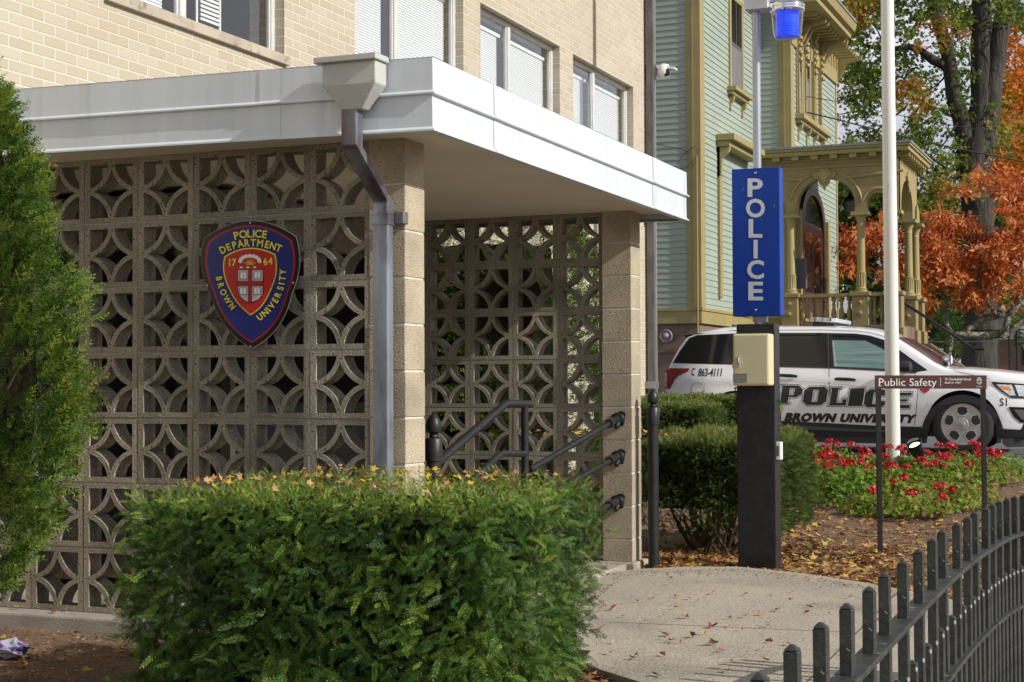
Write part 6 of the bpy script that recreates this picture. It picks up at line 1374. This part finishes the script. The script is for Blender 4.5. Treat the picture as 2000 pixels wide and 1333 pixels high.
where = ['behind the big leafy geranium', 'left of the sign leg', 'under the name sign board', 'below the flagpole', 'right of the flagpole', 'under the flood lamp', 'before the car front wheel', 'by the right sign leg', 'at the right end of the bed']
for i, (px_, py_) in enumerate(spots):
    y_g = py_+(26 if i < 14 else 36); q = pZ(px_, y_g, .04); back = i >= 14
    row = sorted([x for j, (x, y) in enumerate(spots) if (j >= 14) == back]); rank = row.index(px_); pos_ = ordinal(rank+1)
    flower_plant(q[0], q[1], rng.uniform(.26, .36), rng.uniform(.12, .17)+(.05 if back else 0), 300 if not back else 230, int(rng.integers(0, 3)) if not back else int(rng.integers(2, 4)), ('tall red flowered geranium in the back row, '+pos_ if back else 'low yellow green geranium in the front rows, '+pos_), tshift=.32 if not back else .4 if i % 2 else .0, fh=.04 if not back else .07)

# ================================================================== leaf litter
def litter(name, n, region, zf, size, mat, tmpl=STARS, lift=.012, label=None, tiltw=.45, tr=(0, 1)):
    P = region(n); n = len(P); P = np.c_[P, [zf(x, y) for x, y in P]]; P[:, 2] += rng.uniform(.2, 1, n)*lift
    N = unit(n)*tiltw+np.array([[0, 0, 1.]]); o = scatter(name, tmpl, P, unit(n)*np.array([[1, 1, .2]]), N, rng.uniform(size*.6, size*1.3, n), mat, None, rng.uniform(tr[0], tr[1], n)); tag(o, label, 'leaf litter', kind='stuff'); return o
from mathutils.geometry import intersect_point_line
wpoly = [tuple(p[:2]) for p in wk]
def inside(x, y):
    c = False; j = len(wpoly)-1
    for i in range(len(wpoly)):
        xi, yi = wpoly[i]; xj, yj = wpoly[j]
        if (yi > y) != (yj > y) and x < (xj-xi)*(y-yi)/(yj-yi)+xi: c = not c
        j = i
    return c
zsurf = lambda x, y: gz(y)+.018*math.sin(3.1*x+1.7*y)*math.sin(2.3*y-1.1*x)-.005
def reg_px(x0, x1, y0, y1, dens=None, z=-.06):
    def f(n):
        o = []; 
        while len(o) < n:
            px_, py_ = rng.uniform(x0, x1), rng.uniform(y0, y1); q = pZ(px_, py_, z)
            if inside(q[0], q[1]): continue
            if dens and rng.random() > dens(px_, py_): continue
            o.append((q[0], q[1]))
        return np.array(o)
    return f
litter('fallen_leaves', 2400, reg_px(1256, 1760, 1060, 1160, lambda x, y: (1 if x < 1540 and y > 1070 else .25)), zsurf, .055, 'litter', label='thick band of orange and brown leaves along the edge of the walk')
litter('fallen_leaves', 2600, reg_px(1530, 2000, 930, 1165), zsurf, .046, 'litter', label='dry leaves scattered over the mulch bed')
litter('fallen_leaves', 350, reg_px(1280, 1600, 1010, 1080), zsurf, .05, 'litter', label='leaves lying under the leggy yew hedge')
litter('wood_chips', 14000, reg_px(1500, 2000, 925, 1180), zsurf, .022, 'chips', tmpl=LONGS, lift=.006, label='brown wood chips of the right mulch bed', tiltw=.6)
litter('wood_chips', 900, lambda n: np.array([q_[:2] for q_ in (pZ(rng.uniform(1195, 1770), 0, -.045) if False else pZ(x_, np.interp(x_, [1190, 1255, 1440, 1560, 1680, 1790], [1122, 1116, 1112, 1124, 1142, 1162])+abs(rng.normal(0, 7)), -.045) for x_ in rng.uniform(1195, 1785, n))]), lambda x, y: -.044, .018, 'chips', tmpl=LONGS, lift=.004, label='soil and chips spilled over the far edge of the walk', tiltw=.3)
def left_reg(n): return np.c_[rng.uniform(-2.6, .9, n), rng.uniform(-3.2, -.12, n)]
zleft = lambda x, y: gz(y)-.004
litter('fallen_leaves', 240, left_reg, zleft, .045, 'litter', label='sparse leaves on the dark mulch at the left'); litter('wood_chips', 9000, left_reg, zleft, .022, 'chips', tmpl=LONGS, lift=.012, label='dark wood chips of the left mulch bed', tiltw=.6)
def front_reg(n):
    o = []
    while len(o) < n:
        q = pZ(rng.uniform(960, 1290), rng.uniform(1285, 1345), -.06)
        if not inside(q[0], q[1]): o.append((q[0], q[1]))
    return np.array(o)
litter('fallen_leaves', 330, front_reg, lambda x, y: gz(y), .04, 'litter', label='orange leaves heaped at the corner where hedge and walk meet')
litter('fallen_leaves', 500, lambda n: np.c_[rng.uniform(-1, 7, n), rng.uniform(12, 14, n)], lambda x, y: .16 if y > 13.2 else .19 if y > 13.05 else gz(y), .06, 'litter', label='leaves along the kerb under the car')
def on_hedge(n): return np.c_[rng.uniform(HX0+.1, HX1-.1, n), rng.uniform(HY0+.05, HY1-.05, n)]
litter('fallen_leaves', 300, on_hedge, lambda x, y: HZ1-.002, .024, 'litter', lift=.03, tr=(.5, 1), tiltw=.9, label='yellow and tan leaves caught on top of the large hedge')
y_ = 3.95; litter('fallen_leaves', 200, lambda n: np.c_[rng.uniform(x0_+.05, pY(1583, 900, 5.35)[0]-.12, n), rng.uniform(y_+.06, y_+1.4, n)], lambda x, y: zt_+.036, .042, 'litter', lift=.03, tiltw=.8, label='orange leaves lying on the leggy yew hedge')
litter('fallen_leaves', 26, lambda n: np.c_[rng.uniform(-2, .2, n), rng.uniform(-.125, -.02, n)], lambda x, y: .004, .03, 'litter', label='small leaves on the concrete footing ledge')
# leaves one can count on the walk
PROT = {}
for c_ in ('yellow', 'orange', 'red', 'brown', 'green', 'tan'):
    tv, tf_ = leaf_star(hash(c_) % 97 if False else {'yellow': 1, 'orange': 2, 'red': 3, 'brown': 4, 'green': 5, 'tan': 6}[c_]); b = MB(); b.add([tuple(v*(1, 1, 1)+np.array((0, 0, .25*(v[0]**2+v[1]**2)))) for v in tv], [tuple(f) for f in tf_]); b.v = [tuple(np.array(v)*.052) for v in b.v]
    me = bpy.data.meshes.new('fallen_leaf'); me.from_pydata(b.v, [], b.f); me.materials.append(MATS['leaf_'+c_]); PROT[c_] = me
lv = [(1390,1162,'yellow',1.4),(1297,1146,'orange',.9),(1275,1170,'orange',.8),(1328,1185,'orange',1.2),(1313,1192,'yellow',1),(1274,1173,'tan',.8),(1346,1172,'orange',.9),(1455,1164,'orange',1),(1543,1176,'yellow',1),(1517,1195,'yellow',1.5),(1578,1188,'red',1),(1597,1180,'green',.9),(1600,1151,'orange',.8),(1486,1203,'orange',1.1),(1452,1208,'yellow',1.2),(1340,1209,'orange',1.8),(1423,1211,'tan',1),(1390,1228,'red',1.6),(1300,1244,'red',1.1),(1354,1246,'red',1.7),(1374,1241,'yellow',.9),(1310,1255,'yellow',1.3),(1328,1259,'yellow',.8),(1395,1262,'brown',1.8),(1497,1226,'brown',1),(1504,1257,'red',1.2),(1295,1283,'red',1.2),(1409,1275,'red',.9),(1280,1322,'green',1.3),(1420,1315,'green',1.2),(1497,1293,'yellow',1.1),(1577,1326,'orange',1),(1575,1200,'red',.9),(1620,1202,'yellow',.8),(1310,1133,'brown',.9),(1180,1188,'orange',1.1),(1195,1193,'red',1.3),(1165,1236,'orange',1.4),(1155,1238,'red',1),(1215,1208,'green',1.1),(1245,1178,'brown',.8),(1150,1273,'green',1.4),(1190,1280,'yellow',1.2),(1240,1290,'brown',1.3),(1085,1290,'orange',1.3),(1715,1215,'red',1),(1725,1245,'orange',1),(1660,1170,'brown',1)]
for i in range(26): lv.append((float(rng.uniform(1190, 1700)), float(rng.uniform(1135, 1310)), ['yellow', 'tan', 'brown', 'yellow'][i % 4], float(rng.uniform(.5, 1.0))))
for x, y, c_, s in lv:
    if not inside(*pZ(x, y, -.045)[:2]): continue
    q = pZ(x, y, -.045); o = bpy.data.objects.new('fallen_leaf', PROT[c_]); col.objects.link(o); o.location = Vector((q[0], q[1], -.036)); o.rotation_euler = (rng.normal(0, .25), rng.normal(0, .25), rng.uniform(0, 6.28)); s *= .74; o.scale = (s, s*rng.uniform(.55, 1), s*1.6)
    tag(o, c_+' maple leaf lying flat on the concrete walk', 'leaf', c_+' leaves on the walk')
# plastic bag
pbq = pZ(14, 1283, -.085); b = MB(); Vb = []; g_ = np.random.default_rng(4)
for i in range(9):
    for j in range(14):
        a = 2*math.pi*j/14; t = i/8; r_ = .085*math.sin(math.pi*(.08+.84*t))**.6; Vb.append((pbq[0]+(-.09+.18*t)*1.1, pbq[1]+r_*math.cos(a)*.7, pbq[2]+.035+r_*.42*math.sin(a)))
Vb = [tuple(np.array(v)+g_.normal(0, .006, 3)) for v in Vb]; b.add(Vb, [(i*14+j, i*14+(j+1) % 14, (i+1)*14+(j+1) % 14, (i+1)*14+j) for i in range(8) for j in range(14)]); tag(b.build('plastic_bag', 'plastic_bag', None), 'crumpled white and purple plastic bag on the mulch at the left edge', 'bag')
